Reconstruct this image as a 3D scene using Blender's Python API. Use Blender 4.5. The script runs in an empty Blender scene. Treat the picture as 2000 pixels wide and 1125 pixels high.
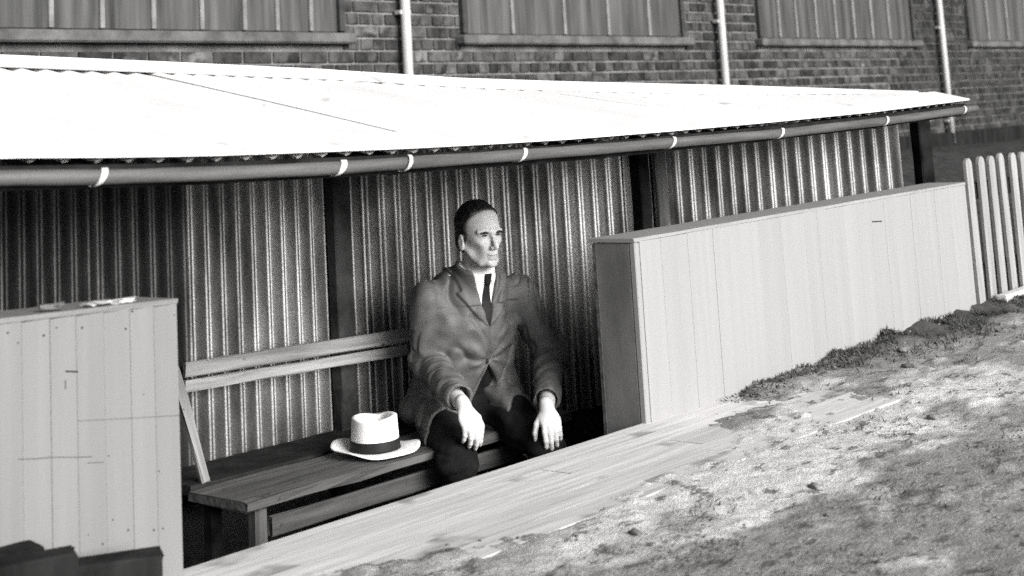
import bpy, bmesh, math, random
import numpy as np
from mathutils import Vector, Matrix, Euler

# ------------------------------------------------------------------ camera, world, sun, exposure
scene = bpy.context.scene
col = scene.collection
YAW, PITCH, ROLL, FPX, CXP, CYP = -0.8798399, 0.14338112, 0.05840206, 2941.6, 1000.0, -180.6
CAM = np.array([0.0, -2.836, 0.931])

def cam_matrix():
    cy, sy = math.cos(YAW), math.sin(YAW)
    cp, sp = math.cos(PITCH), math.sin(PITCH)
    cr, sr = math.cos(ROLL), math.sin(ROLL)
    Rz = np.array([[cy, -sy, 0], [sy, cy, 0], [0, 0, 1]])
    Rx = np.array([[1, 0, 0], [0, cp, -sp], [0, sp, cp]])
    Ry = np.array([[cr, 0, sr], [0, 1, 0], [-sr, 0, cr]])
    return Rz @ Rx @ Ry
RC = cam_matrix()
def ray(u, v):
    return RC @ np.array([(u - CXP) / FPX, 1.0, -(v - CYP) / FPX])
def on_plane(u, v, n, d):
    n = np.array(n, float); r = ray(u, v)
    return CAM + r * ((d - n @ CAM) / (n @ r))
def on_y(u, v, y): return on_plane(u, v, (0, 1, 0), y)
def on_z(u, v, z): return on_plane(u, v, (0, 0, 1), z)
def on_line(u, v, a, b):                       # vertical plane over the plan line a-b
    n = (-(b[1] - a[1]), b[0] - a[0], 0); return on_plane(u, v, n, n[0] * a[0] + n[1] * a[1])

cd = bpy.data.cameras.new('camera'); cam = bpy.data.objects.new('camera', cd); col.objects.link(cam)
cd.sensor_fit = 'HORIZONTAL'; cd.sensor_width = 36.0; cd.lens = FPX / 2000 * 36.0
cd.shift_x = 0.0; cd.shift_y = -(562.5 - CYP) / 2000.0
cd.clip_start = 0.05; cd.clip_end = 3000
M4 = Matrix([[RC[i, 0], RC[i, 2], -RC[i, 1], CAM[i]] for i in range(3)] + [[0, 0, 0, 1]])
cam.matrix_world = M4
cd.dof.use_dof = True; cd.dof.focus_distance = 5.0; cd.dof.aperture_fstop = 4.0
scene.camera = cam

SUN_EL, SUN_AZ = math.radians(21), math.radians(-8)      # azimuth from -Y towards +X
w = bpy.data.worlds.new('World'); scene.world = w; w.use_nodes = True
nt = w.node_tree; nt.nodes.clear()
sky = nt.nodes.new('ShaderNodeTexSky'); sky.sky_type = 'NISHITA'; sky.sun_disc = False
sky.sun_elevation = SUN_EL; sky.sun_rotation = math.pi - SUN_AZ
sky.air_density = 1.0; sky.dust_density = 5.0
hs = nt.nodes.new('ShaderNodeHueSaturation'); hs.inputs['Saturation'].default_value = 0.0   # black and white film
bg = nt.nodes.new('ShaderNodeBackground'); bg.inputs['Strength'].default_value = 0.12
ow = nt.nodes.new('ShaderNodeOutputWorld')
nt.links.new(sky.outputs[0], hs.inputs['Color']); nt.links.new(hs.outputs[0], bg.inputs['Color']); nt.links.new(bg.outputs[0], ow.inputs['Surface'])
sl = bpy.data.lights.new('sun', 'SUN'); sl.energy = 4.0; sl.angle = math.radians(36); sl.color = (1.0, 0.985, 0.97)
so = bpy.data.objects.new('sun', sl); col.objects.link(so)
to_sun = Vector((math.sin(SUN_AZ) * math.cos(SUN_EL), -math.cos(SUN_AZ) * math.cos(SUN_EL), math.sin(SUN_EL)))
so.rotation_euler = to_sun.to_track_quat('Z', 'Y').to_euler(); so.location = (3, -6, 5)
vs = scene.view_settings
scene.display_settings.display_device = 'sRGB'
vs.view_transform = 'Standard'; vs.look = 'None'; vs.exposure = 0.42; vs.gamma = 1.0; vs.use_curve_mapping = False
scene.cycles.max_bounces = 5; scene.cycles.diffuse_bounces = 2; scene.cycles.use_denoising = False

# ------------------------------------------------------------------ helpers
rng = random.Random(11)
nrng = np.random.default_rng(7)

def tag(o, label=None, cat=None, group=None, kind=None):
    if label: o['label'] = label
    if cat: o['category'] = cat
    if group: o['group'] = group
    if kind: o['kind'] = kind
    return o
def empty(name, loc):
    o = bpy.data.objects.new(name, None); col.objects.link(o); o.location = loc; o.empty_display_size = 0.1
    return o
def wloc(o):
    v = Vector(o.location)
    while o.parent: o = o.parent; v += Vector(o.location)
    return v
def link_mesh(name, me, mat, parent=None, loc=(0, 0, 0), rot=(0, 0, 0)):
    """loc is in world space; parents are never rotated or scaled"""
    o = bpy.data.objects.new(name, me); col.objects.link(o)
    if mat and not me.materials: me.materials.append(mat)
    if parent: o.parent = parent; o.location = Vector(loc) - wloc(parent)
    else: o.location = loc
    o.rotation_euler = rot
    return o
def smooth(me, on=True):
    me.polygons.foreach_set('use_smooth', [on] * len(me.polygons)); me.update()
def mesh_from(name, verts, faces, sm=False):
    me = bpy.data.meshes.new(name); me.from_pydata([tuple(map(float, v)) for v in verts], [], [tuple(map(int, f)) for f in faces]); me.update()
    if sm: smooth(me)
    return me
def box_mesh(name, sx, sy, sz, bev=0.003, jitter=0.0):
    bm = bmesh.new(); bmesh.ops.create_cube(bm, size=1.0)
    bmesh.ops.scale(bm, vec=(sx, sy, sz), verts=bm.verts)
    if bev: bmesh.ops.bevel(bm, geom=list(bm.edges), offset=bev, segments=1, affect='EDGES')
    if jitter:
        for v in bm.verts: v.co += Vector((rng.uniform(-1, 1), rng.uniform(-1, 1), rng.uniform(-1, 1))) * jitter
    me = bpy.data.meshes.new(name); bm.to_mesh(me); bm.free()
    return me
def beam_mesh(name, L, wd, th, bev=0.004, n=14, wob=0.002, seed=0):
    """a board along X, centre at origin, with slightly wavy worn arrises"""
    r = np.random.default_rng(seed); xs = np.linspace(-L / 2, L / 2, n); vv = []; ff = []
    ring = [(-1, -1, 1, 0), (-1, -1, 0, 1), (-1, 1, 0, -1), (-1, 1, 1, 0), (1, 1, -1, 0), (1, 1, 0, -1), (1, -1, 0, 1), (1, -1, -1, 0)]
    for i, x in enumerate(xs):
        for k, (a, b, da, db) in enumerate(ring):
            j = r.normal(0, wob, 2)
            vv.append((x + (r.normal(0, wob) if i in (0, n - 1) else 0), a * wd / 2 + da * bev + j[0], b * th / 2 + db * bev + j[1] * 0.5))
    for i in range(n - 1):
        for k in range(8):
            k2 = (k + 1) % 8; ff.append((i * 8 + k, (i + 1) * 8 + k, (i + 1) * 8 + k2, i * 8 + k2))
    ff.append(tuple(range(8))); ff.append(tuple(reversed(range((n - 1) * 8, n * 8))))
    me = mesh_from(name, vv, ff)
    bm = bmesh.new(); bm.from_mesh(me); bmesh.ops.recalc_face_normals(bm, faces=bm.faces); bm.to_mesh(me); bm.free()
    return me
def between(name, p, q, wd, th, mat, parent, seed=0, up=(0, 0, 1), wob=0.0015, bev=0.004):
    """a board from p to q (world)"""
    p = Vector(p); q = Vector(q); d = q - p; L = d.length; d.normalize()
    u = Vector(up); s = u.cross(d)
    if s.length < 1e-4: s = Vector((0, 1, 0)).cross(d)
    s.normalize(); u = d.cross(s)
    me = beam_mesh(name, L, wd, th, bev, max(4, int(L / 0.12)), wob, seed)
    o = link_mesh(name, me, mat, parent, (p + q) / 2)
    o.rotation_euler = Matrix((d, s, u)).transposed().to_euler()
    return o
def tube_mesh(name, pts, rad, seg=14, cap=True):
    pts = [Vector(p) for p in pts]; n = len(pts); vv = []; ff = []
    if not hasattr(rad, '__len__'): rad = [rad] * n
    for i, p in enumerate(pts):
        t = (pts[min(i + 1, n - 1)] - pts[max(i - 1, 0)]).normalized()
        a = t.cross(Vector((0, 0, 1)))
        if a.length < 1e-3: a = t.cross(Vector((0, 1, 0)))
        a.normalize(); b = a.cross(t)
        for k in range(seg):
            an = 2 * math.pi * k / seg; vv.append(p + (a * math.cos(an) + b * math.sin(an)) * rad[i])
    for i in range(n - 1):
        for k in range(seg):
            k2 = (k + 1) % seg; ff.append((i * seg + k, i * seg + k2, (i + 1) * seg + k2, (i + 1) * seg + k))
    if cap: ff.append(tuple(reversed(range(seg)))); ff.append(tuple(range((n - 1) * seg, n * seg)))
    me = mesh_from(name, vv, ff, True)
    bm = bmesh.new(); bm.from_mesh(me); bmesh.ops.recalc_face_normals(bm, faces=bm.faces); bm.to_mesh(me); bm.free()
    return me

# value noise
def vnoise(p, seed=0):
    """p (N,D) -> smooth noise in -1..1"""
    p = np.asarray(p, float); D = p.shape[1]; i0 = np.floor(p).astype(np.int64); fr = p - i0; fr = fr * fr * (3 - 2 * fr)
    out = np.zeros(len(p)); pr = [73856093, 19349663, 83492791]
    for c in range(1 << D):
        h = np.full(len(p), seed * 2654435761 % (1 << 31), np.int64); wt = np.ones(len(p))
        for d in range(D):
            b = (c >> d) & 1; h ^= (i0[:, d] + b) * pr[d]; wt *= fr[:, d] if b else 1 - fr[:, d]
        h = (h ^ (h >> 13)) * 1274126177 & 0x7fffffff; h = (h ^ (h >> 16)) & 0xffff
        out += wt * (h / 32767.5 - 1.0)
    return out
def fbm(p, oct=4, seed=0):
    p = np.asarray(p, float); o = np.zeros(len(p)); a = 1.0
    for k in range(oct): o += a * vnoise(p, seed + k); p = p * 2.03 + 17.1; a *= 0.5
    return o

# ------------------------------------------------------------------ materials (neutral greys: the photograph is black and white)
MATS = {}
def grey(v, warm=0.012): return (v * (1 + warm), v, v * (1 - warm * 0.6), 1)
def mat(name, lo, hi, scale=(6, 6, 6), rough=0.8, detail=6, contrast=(0.35, 0.65), bump=0.0, bump_scale=60.0, rnd=0.0, metal=0.0, spots=None, wave=None, spec=0.3, bump2=None):
    if name in MATS: return MATS[name]
    m = bpy.data.materials.new(name); m.use_nodes = True; MATS[name] = m
    t = m.node_tree; N = t.nodes; Lk = t.links; b = N['Principled BSDF']
    b.inputs['Roughness'].default_value = rough; b.inputs['Metallic'].default_value = metal
    b.inputs['Specular IOR Level'].default_value = spec
    tc = N.new('ShaderNodeTexCoord'); oi = N.new('ShaderNodeObjectInfo')
    ad = N.new('ShaderNodeVectorMath'); ad.operation = 'ADD'
    ml = N.new('ShaderNodeMath'); ml.operation = 'MULTIPLY'; ml.inputs[1].default_value = 37.0
    Lk.new(oi.outputs['Random'], ml.inputs[0]); Lk.new(tc.outputs['Object'], ad.inputs[0]); Lk.new(ml.outputs[0], ad.inputs[1])
    mp = N.new('ShaderNodeMapping'); mp.inputs['Scale'].default_value = scale; Lk.new(ad.outputs[0], mp.inputs['Vector'])
    nz = N.new('ShaderNodeTexNoise'); nz.inputs['Scale'].default_value = 1.0; nz.inputs['Detail'].default_value = detail; nz.inputs['Roughness'].default_value = 0.6
    Lk.new(mp.outputs[0], nz.inputs['Vector'])
    rp = N.new('ShaderNodeValToRGB'); rp.color_ramp.elements[0].position = contrast[0]; rp.color_ramp.elements[1].position = contrast[1]
    rp.color_ramp.elements[0].color = grey(lo); rp.color_ramp.elements[1].color = grey(hi)
    Lk.new(nz.outputs['Fac'], rp.inputs['Fac'])
    out = rp.outputs['Color']
    if spots:                                                # (scale, threshold, grey)
        n2 = N.new('ShaderNodeTexNoise'); n2.inputs['Scale'].default_value = spots[0]; n2.inputs['Detail'].default_value = 3
        Lk.new(ad.outputs[0], n2.inputs['Vector'])
        r2 = N.new('ShaderNodeValToRGB'); r2.color_ramp.elements[0].position = spots[1]; r2.color_ramp.elements[1].position = min(1, spots[1] + 0.06)
        Lk.new(n2.outputs['Fac'], r2.inputs['Fac'])
        mx = N.new('ShaderNodeMix'); mx.data_type = 'RGBA'; Lk.new(r2.outputs['Color'], mx.inputs['Factor']); Lk.new(out, mx.inputs['A']); mx.inputs['B'].default_value = grey(spots[2]); out = mx.outputs['Result']
    if rnd:
        mr = N.new('ShaderNodeMapRange'); mr.inputs['To Min'].default_value = 1 - rnd; mr.inputs['To Max'].default_value = 1 + rnd; Lk.new(oi.outputs['Random'], mr.inputs['Value'])
        hv = N.new('ShaderNodeHueSaturation'); Lk.new(mr.outputs[0], hv.inputs['Value']); Lk.new(out, hv.inputs['Color']); out = hv.outputs['Color']
    Lk.new(out, b.inputs['Base Color'])
    if bump:
        n3 = N.new('ShaderNodeTexNoise'); n3.inputs['Scale'].default_value = bump_scale; n3.inputs['Detail'].default_value = 5
        Lk.new((mp if bump2 else ad).outputs[0], n3.inputs['Vector'])
        bp = N.new('ShaderNodeBump'); bp.inputs['Strength'].default_value = bump; bp.inputs['Distance'].default_value = 0.01
        Lk.new(n3.outputs['Fac'], bp.inputs['Height']); Lk.new(bp.outputs[0], b.inputs['Normal'])
    return m

m_roof = mat('painted_roof_iron', 0.52, 0.62, (5, 1.2, 5), 0.7, contrast=(0.3, 0.6), spots=(7, 0.67, 0.40))
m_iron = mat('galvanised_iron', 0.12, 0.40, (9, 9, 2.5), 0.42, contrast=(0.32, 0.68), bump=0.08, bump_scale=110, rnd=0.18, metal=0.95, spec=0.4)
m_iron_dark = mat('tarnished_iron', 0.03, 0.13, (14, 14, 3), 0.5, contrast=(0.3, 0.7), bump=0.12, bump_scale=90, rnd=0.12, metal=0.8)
m_darkwood = mat('tarred_timber', 0.006, 0.022, (9, 9, 2), 0.95, bump=0.4, bump_scale=30, rnd=0.2, spec=0.08)
m_post = mat('old_post_timber', 0.02, 0.06, (9, 9, 2), 0.9, bump=0.3, bump_scale=30, spec=0.1)
m_wood = mat('weathered_timber', 0.14, 0.34, (2.5, 40, 40), 0.85, contrast=(0.3, 0.7), bump=0.5, bump_scale=1.0, bump2=True, rnd=0.2, spots=(25, 0.70, 0.06))
m_bench = mat('worn_bench_timber', 0.035, 0.115, (2.5, 40, 40), 0.7, contrast=(0.3, 0.7), bump=0.5, bump_scale=1.0, bump2=True, rnd=0.15, spots=(18, 0.68, 0.03))
m_deck = mat('bleached_plank', 0.42, 0.58, (3, 30, 30), 0.95, contrast=(0.25, 0.7), bump=0.35, bump_scale=1.0, bump2=True, rnd=0.12, spots=(3.5, 0.60, 0.27), spec=0.1)
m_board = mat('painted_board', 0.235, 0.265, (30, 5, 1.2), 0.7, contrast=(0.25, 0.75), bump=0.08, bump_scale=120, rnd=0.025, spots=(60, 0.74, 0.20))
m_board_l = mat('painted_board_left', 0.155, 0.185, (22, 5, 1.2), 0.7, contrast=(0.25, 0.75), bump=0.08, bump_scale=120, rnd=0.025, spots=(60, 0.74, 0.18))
m_endb = mat('shaded_end_board', 0.10, 0.17, (8, 8, 3), 0.85, bump=0.08, bump_scale=140)  # dark end face of the wall: its shade is put into the colour
m_pole = mat('grey_pole_paint', 0.05, 0.10, (3, 40, 40), 0.5, bump=0.15, bump_scale=80, spec=0.5)
m_white = mat('white_tape', 0.45, 0.58, (20, 20, 20), 0.7)
m_brick = mat('dark_brick', 0.018, 0.07, (9, 9, 9), 0.95, bump=0.6, bump_scale=60, rnd=0.5, spots=(5, 0.60, 0.10), spec=0.1)
m_mortar = mat('lime_mortar', 0.07, 0.20, (4, 4, 4), 0.95, bump=0.5, bump_scale=80)
m_sill = mat('cement_sill', 0.05, 0.12, (6, 6, 6), 0.9, bump=0.4, bump_scale=50)
m_glass = mat('limewashed_glass', 0.015, 0.10, (11, 11, 0.7), 0.4, contrast=(0.3, 0.7), spec=0.5)
m_bar = mat('glazing_bar_paint', 0.12, 0.2, (10, 10, 10), 0.7)
m_frame = mat('window_frame_paint', 0.02, 0.04, (10, 10, 10), 0.7)
m_pipe = mat('white_pipe_paint', 0.30, 0.42, (6, 6, 2), 0.5)
m_picket = mat('picket_paint', 0.20, 0.30, (20, 20, 2), 0.75, bump=0.2, bump_scale=80, rnd=0.08)
m_skin = mat('skin', 0.45, 0.53, (25, 25, 25), 0.65, bump=0.12, bump_scale=170, spec=0.2)
m_hair = mat('dark_hair', 0.006, 0.018, (160, 160, 30), 0.5, contrast=(0.3, 0.7), bump=0.5, bump_scale=220, spec=0.3)
m_eye = mat('eye_dark', 0.012, 0.02, (5, 5, 5), 0.3)
m_coat = mat('grey_dust_coat', 0.078, 0.112, (30, 30, 30), 0.6, contrast=(0.3, 0.7), bump=0.10, bump_scale=380, spec=0.35)
m_trouser = mat('dark_trouser_cloth', 0.007, 0.015, (20, 20, 20), 0.9, bump=0.3, bump_scale=160, spec=0.1)
m_shirt = mat('white_shirt', 0.72, 0.80, (10, 10, 10), 0.8)
m_black = mat('black_cloth', 0.006, 0.012, (30, 30, 30), 0.7)
m_leather = mat('black_leather', 0.01, 0.02, (10, 10, 10), 0.35)
m_hat = mat('white_straw', 0.70, 0.80, (60, 60, 120), 0.85, bump=0.25, bump_scale=260)
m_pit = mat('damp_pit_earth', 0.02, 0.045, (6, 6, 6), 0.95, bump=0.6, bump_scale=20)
m_clod = mat('dark_clod', 0.06, 0.22, (30, 30, 30), 0.95, bump=0.6, bump_scale=60, rnd=0.3)
m_grass = mat('dry_weed', 0.02, 0.10, (9, 9, 9), 0.9)
m_straw = mat('pale_straw', 0.25, 0.45, (9, 9, 9), 0.9)

def ground_material():
    m = bpy.data.materials.new('bare_ground'); m.use_nodes = True; t = m.node_tree; N = t.nodes; L = t.links; b = N['Principled BSDF']
    b.inputs['Roughness'].default_value = 0.95; b.inputs['Specular IOR Level'].default_value = 0.15
    tc = N.new('ShaderNodeTexCoord')
    def noise(scale, det, sc=(1, 1, 1), rot=0.0, ro=0.6):
        mp = N.new('ShaderNodeMapping'); mp.inputs['Scale'].default_value = sc; mp.inputs['Rotation'].default_value = (0, 0, rot); L.new(tc.outputs['Object'], mp.inputs['Vector'])
        n = N.new('ShaderNodeTexNoise'); n.inputs['Scale'].default_value = scale; n.inputs['Detail'].default_value = det; n.inputs['Roughness'].default_value = ro; L.new(mp.outputs[0], n.inputs['Vector']); return n.outputs['Fac']
    def ramp(f, p0, p1, c0, c1):
        r = N.new('ShaderNodeValToRGB'); e = r.color_ramp.elements; e[0].position = p0; e[1].position = p1; e[0].color = grey(c0); e[1].color = grey(c1); L.new(f, r.inputs['Fac']); return r.outputs['Color']
    def mix(f, a, bb):
        x = N.new('ShaderNodeMix'); x.data_type = 'RGBA'; L.new(f, x.inputs['Factor']); L.new(a, x.inputs['A']); L.new(bb, x.inputs['B']); return x.outputs['Result']
    sand = ramp(noise(40, 6), 0.3, 0.7, 0.44, 0.64)
    soil = ramp(noise(75, 7, (1, 1.6, 1), 0.2, 0.7), 0.30, 0.70, 0.10, 0.34)
    at = N.new('ShaderNodeAttribute'); at.attribute_name = 'worn'
    n1 = noise(2.6, 6, (1, 2.2, 1), 0.15)
    sm = N.new('ShaderNodeMath'); sm.operation = 'ADD'; L.new(n1, sm.inputs[0]); L.new(at.outputs['Fac'], sm.inputs[1])
    base = mix(ramp(sm.outputs[0], 0.46, 0.62, 0, 1), soil, sand)
    dark = ramp(noise(8.5, 7, (1, 2.0, 1), 0.2, 0.72), 0.555, 0.60, 0, 1)
    dk = ramp(noise(120, 4), 0.35, 0.65, 0.015, 0.11)
    sub = N.new('ShaderNodeMath'); sub.operation = 'MULTIPLY'; L.new(dark, sub.inputs[0]); sub.inputs[1].default_value = 0.8
    base = mix(sub.outputs[0], base, dk)
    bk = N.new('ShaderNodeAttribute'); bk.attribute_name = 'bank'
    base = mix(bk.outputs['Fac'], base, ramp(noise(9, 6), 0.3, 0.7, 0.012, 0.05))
    fine = ramp(noise(170, 3), 0.60, 0.68, 0, 1)
    pale = N.new('ShaderNodeRGB'); pale.outputs[0].default_value = grey(0.55)
    f2 = N.new('ShaderNodeMath'); f2.operation = 'MULTIPLY'; L.new(fine, f2.inputs[0]); f2.inputs[1].default_value = 0.22
    nb = N.new('ShaderNodeMath'); nb.operation = 'SUBTRACT'; nb.use_clamp = True; L.new(f2.outputs[0], nb.inputs[0]); L.new(bk.outputs['Fac'], nb.inputs[1])
    base = mix(nb.outputs[0], base, pale.outputs[0])
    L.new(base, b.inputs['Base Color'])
    bp = N.new('ShaderNodeBump'); bp.inputs['Strength'].default_value = 0.7; bp.inputs['Distance'].default_value = 0.008; L.new(noise(130, 6), bp.inputs['Height']); L.new(bp.outputs[0], b.inputs['Normal'])
    return m
m_ground = ground_material()

# ------------------------------------------------------------------ plan of the place
# x runs along the fence line, y = 0 is the face of the boarded walls (field on the -y side), z = 0 field level
WALL_A = ((0.9, 1.32), (3.72, 1.20))
WALL_B = ((3.72, 1.20), (6.60, 0.235))
PIT_Z = -0.50
def wall_y(x):
    x = np.asarray(x, float)
    return np.where(x < 3.72, 1.32 + (x - 0.9) * (1.20 - 1.32) / 2.82, 1.20 + (x - 3.72) * (0.235 - 1.20) / 2.88)
def ridge_y(x):
    x = np.asarray(x, float)
    return np.where(x < 3.9, 1.45 - 0.06 * (x - 1.4), 1.30 + (x - 3.9) * (0.26 - 1.30) / 2.72)

# ------------------------------------------------------------------ ground
def sstep(e0, e1, x):
    t = np.clip((x - e0) / (e1 - e0), 0, 1); return t * t * (3 - 2 * t)
def yb_plank(x):
    return np.interp(x, [1.5, 2.1, 2.3, 2.7, 3.2, 3.6, 3.97, 4.25, 4.5, 4.7], [-0.10, -0.20, -0.30, -0.42, -0.44, -0.38, -0.29, -0.18, -0.02, 0.2])
def ground_h(x, y):
    P2 = np.stack([x, y], 1)
    near = 1 - sstep(8, 14, np.hypot(x - 4, y + 1))
    n = 0.0055 * fbm(P2 * 4.5, 3, 3) + 0.0028 * fbm(P2 * 34, 3, 9)
    cl = np.clip(fbm(P2 * np.array([11, 15]), 3, 21) - 0.55, 0, 1); n = n + 0.013 * cl
    h = n * near + (1 - near) * 0.05 * fbm(P2 * 0.2, 2, 5)
    # strip of weedy soil heaped against the right-hand wall
    hp = sstep(-0.32, -0.02, y) * sstep(4.15, 5.2, x) * (1 - sstep(0.05, 0.2, y)); h = h + hp * (0.022 + 0.02 * fbm(P2 * 9, 3, 31))
    # boards lie at the lip of the dugout; soil laps over their outer edge
    e = yb_plank(x) + 0.075 * fbm(P2 * 3.5, 5, 41) - y
    inside = 1 - sstep(-0.16, 0.08, e)
    inside = inside * sstep(1.6, 1.9, x) * (1 - sstep(4.75, 4.95, x)) * (1 - sstep(0.1, 0.3, y))
    h = h * (1 - inside) + inside * (-0.016) + (1 - inside) * 0.002 * near
    # terrace behind, up to the brick building
    h = h + 0.45 * sstep(1.7, 4.2, y)
    return h
def lines(*segs):
    out = []
    for a, b, s in segs:
        n = max(1, int(round((b - a) / s))); out += list(np.linspace(a, b, n + 1)[:-1])
    out.append(segs[-1][1]); return np.array(out)
gx = lines((-400, -60, 68), (-60, -6, 9), (-6, 0, 1.0), (0, 1.2, 0.2), (1.2, 2.0, 0.05), (2.0, 5.0, 0.0125), (5.0, 7.4, 0.02), (7.4, 9, 0.1), (9, 20, 1), (20, 60, 8), (60, 400, 68))
gy = lines((-400, -60, 68), (-60, -6, 9), (-6, -2.4, 0.6), (-2.4, -1.7, 0.1), (-1.7, -0.6, 0.0125), (-0.6, 0.05, 0.0125), (0.05, 1.55, 0.05), (1.55, 5, 0.25), (5, 20, 3), (20, 60, 8), (60, 400, 68))
GX, GY = np.meshgrid(gx, gy, indexing='ij'); xs, ys = GX.ravel(), GY.ravel()
zs = ground_h(xs, ys)
nx, ny = len(gx), len(gy)
ii, jj = np.meshgrid(np.arange(nx - 1), np.arange(ny - 1), indexing='ij'); a = (ii * ny + jj).ravel()
cx = (gx[:-1] + gx[1:]) / 2; cyy = (gy[:-1] + gy[1:]) / 2
CX, CY = np.meshgrid(cx, cyy, indexing='ij'); CX = CX.ravel(); CY = CY.ravel()
hole = (CX > 1.0) & (CX < 6.40) & (CY > 0.04) & (CY < wall_y(CX) + 0.03)
q = np.stack([a, a + ny, a + ny + 1, a + 1], 1)[~hole]
gm = bpy.data.meshes.new('ground')
gm.from_pydata(np.stack([xs, ys, zs], 1).tolist(), [], q.tolist()); smooth(gm)
worn = 0.42 * np.exp(-(((xs - 3.65) / 0.75) ** 2 + ((ys + 0.62) / 0.24) ** 2)) + 0.20 * np.exp(-(((xs - 4.9) / 0.35) ** 2 + ((ys + 0.75) / 0.22) ** 2)) \
    - 0.20 * sstep(4.2, 5.2, xs) * sstep(-0.30, -0.06, ys) - 0.045 - 0.05 * sstep(-0.75, -1.1, ys) - 0.5 * sstep(1.4, 2.2, ys)
at = gm.attributes.new('worn', 'FLOAT', 'POINT'); at.data.foreach_set('value', worn.astype(np.float32))
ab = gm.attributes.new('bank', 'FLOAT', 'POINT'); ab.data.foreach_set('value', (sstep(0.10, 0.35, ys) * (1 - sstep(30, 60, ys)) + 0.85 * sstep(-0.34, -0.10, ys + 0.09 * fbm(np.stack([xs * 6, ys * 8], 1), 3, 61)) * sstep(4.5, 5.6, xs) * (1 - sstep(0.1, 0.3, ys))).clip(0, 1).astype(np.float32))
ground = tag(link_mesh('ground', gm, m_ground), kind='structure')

# the sunken pit
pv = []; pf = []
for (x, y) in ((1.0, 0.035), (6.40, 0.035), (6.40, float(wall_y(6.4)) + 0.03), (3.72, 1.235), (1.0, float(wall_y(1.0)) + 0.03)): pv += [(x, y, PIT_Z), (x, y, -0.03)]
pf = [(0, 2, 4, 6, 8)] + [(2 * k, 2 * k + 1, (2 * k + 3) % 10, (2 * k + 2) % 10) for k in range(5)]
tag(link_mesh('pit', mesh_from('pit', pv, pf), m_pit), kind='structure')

# ------------------------------------------------------------------ brick building behind
BY = 4.5
bld = tag(empty('brick_building', (11.0, BY + 2.0, 0.45)), 'dark brick building with wide whitened windows behind the iron roof', 'building')
bw = box_mesh('wall', 17.6, 4.0, 3.2, 0.0)
link_mesh('wall', bw, m_mortar, bld, (11.2, BY + 2.012, 1.9))
WIN = [(2.55, 7.02), (8.20, 11.12), (12.38, 15.72), (17.18, 19.6)]
SILL_Z = 1.585
def in_win(x0, x1, z):
    for a, b in WIN:
        if z > SILL_Z - 0.06 and x1 > a and x0 < b: return (a, b)
    return None
CH = 0.086
cand = []
for c in range(int(round((0.45 - 0.45) / CH)), 30):
    z = 0.50 + c * CH
    if z > 3.4: break
    L = 0.24 if c % 2 else 0.12
    x = 2.5 + (0.06 if c % 2 else 0.0)
    while x < 19.9:
        x0, x1 = x, x + L
        h = in_win(x0, x1, z)
        if h:
            if x0 < h[0] - 0.03: cand.append((x0, h[0], z))
            if x1 > h[1] + 0.03: cand.append((h[1], x1, z))
        else: cand.append((x0, x1, z))
        x += L
def px(p):
    c_ = RC.T @ (np.array(p) - CAM); return CXP + FPX * c_[0] / c_[1], CYP - FPX * c_[2] / c_[1]
vis = []
for i, (x0, x1, z) in enumerate(cand):
    u, v = px(((x0 + x1) / 2, BY, z))
    rid = np.interp(u, [0, 300, 640, 900, 1100, 1400, 1780, 1900], [105, 118, 133, 152, 160, 167, 172, 300])
    if -30 < u < 1750 and -12 < v < rid + 12: vis.append((u, i))
vis.sort(); chosen = {i for _, i in vis[:300]}
ms = box_mesh('brick', 0.228, 0.10, 0.071, 0.004); mh = box_mesh('brick_header', 0.109, 0.10, 0.071, 0.004)
ms.materials.append(m_brick); mh.materials.append(m_brick)
rest_v = []; rest_f = []
for i, (x0, x1, z) in enumerate(cand):
    L = x1 - x0
    if i in chosen:
        me = ms if L > 0.17 else mh
        o = link_mesh('brick', me, m_brick, bld, ((x0 + x1) / 2, BY + 0.05 - 0.002 + rng.uniform(-0.003, 0.002), z), (0, 0, rng.uniform(-0.008, 0.008)))
        o.scale = ((L - 0.015) / (0.228 if me is ms else 0.109), 1, 1)
    else:
        if not (0.5 < z < 3.4): continue
        b0 = len(rest_v); d = rng.uniform(-0.003, 0.003)
        for X in (x0 + 0.006, x1 - 0.006):
            for Z in (z - 0.037, z + 0.037):
                rest_v += [(X, BY - 0.004 + d, Z), (X, BY + 0.03, Z)]
        rest_f += [(b0, b0 + 4, b0 + 6, b0 + 2), (b0, b0 + 1, b0 + 5, b0 + 4), (b0 + 2, b0 + 6, b0 + 7, b0 + 3), (b0, b0 + 2, b0 + 3, b0 + 1), (b0 + 4, b0 + 5, b0 + 7, b0 + 6)]
me = mesh_from('far_bricks', [(v[0] - 11.2, v[1] - BY, v[2] - 1.9) for v in rest_v], rest_f)
tag(link_mesh('brickwork', me, m_brick, bld, (11.2, BY, 1.9)), kind='stuff')
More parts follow.
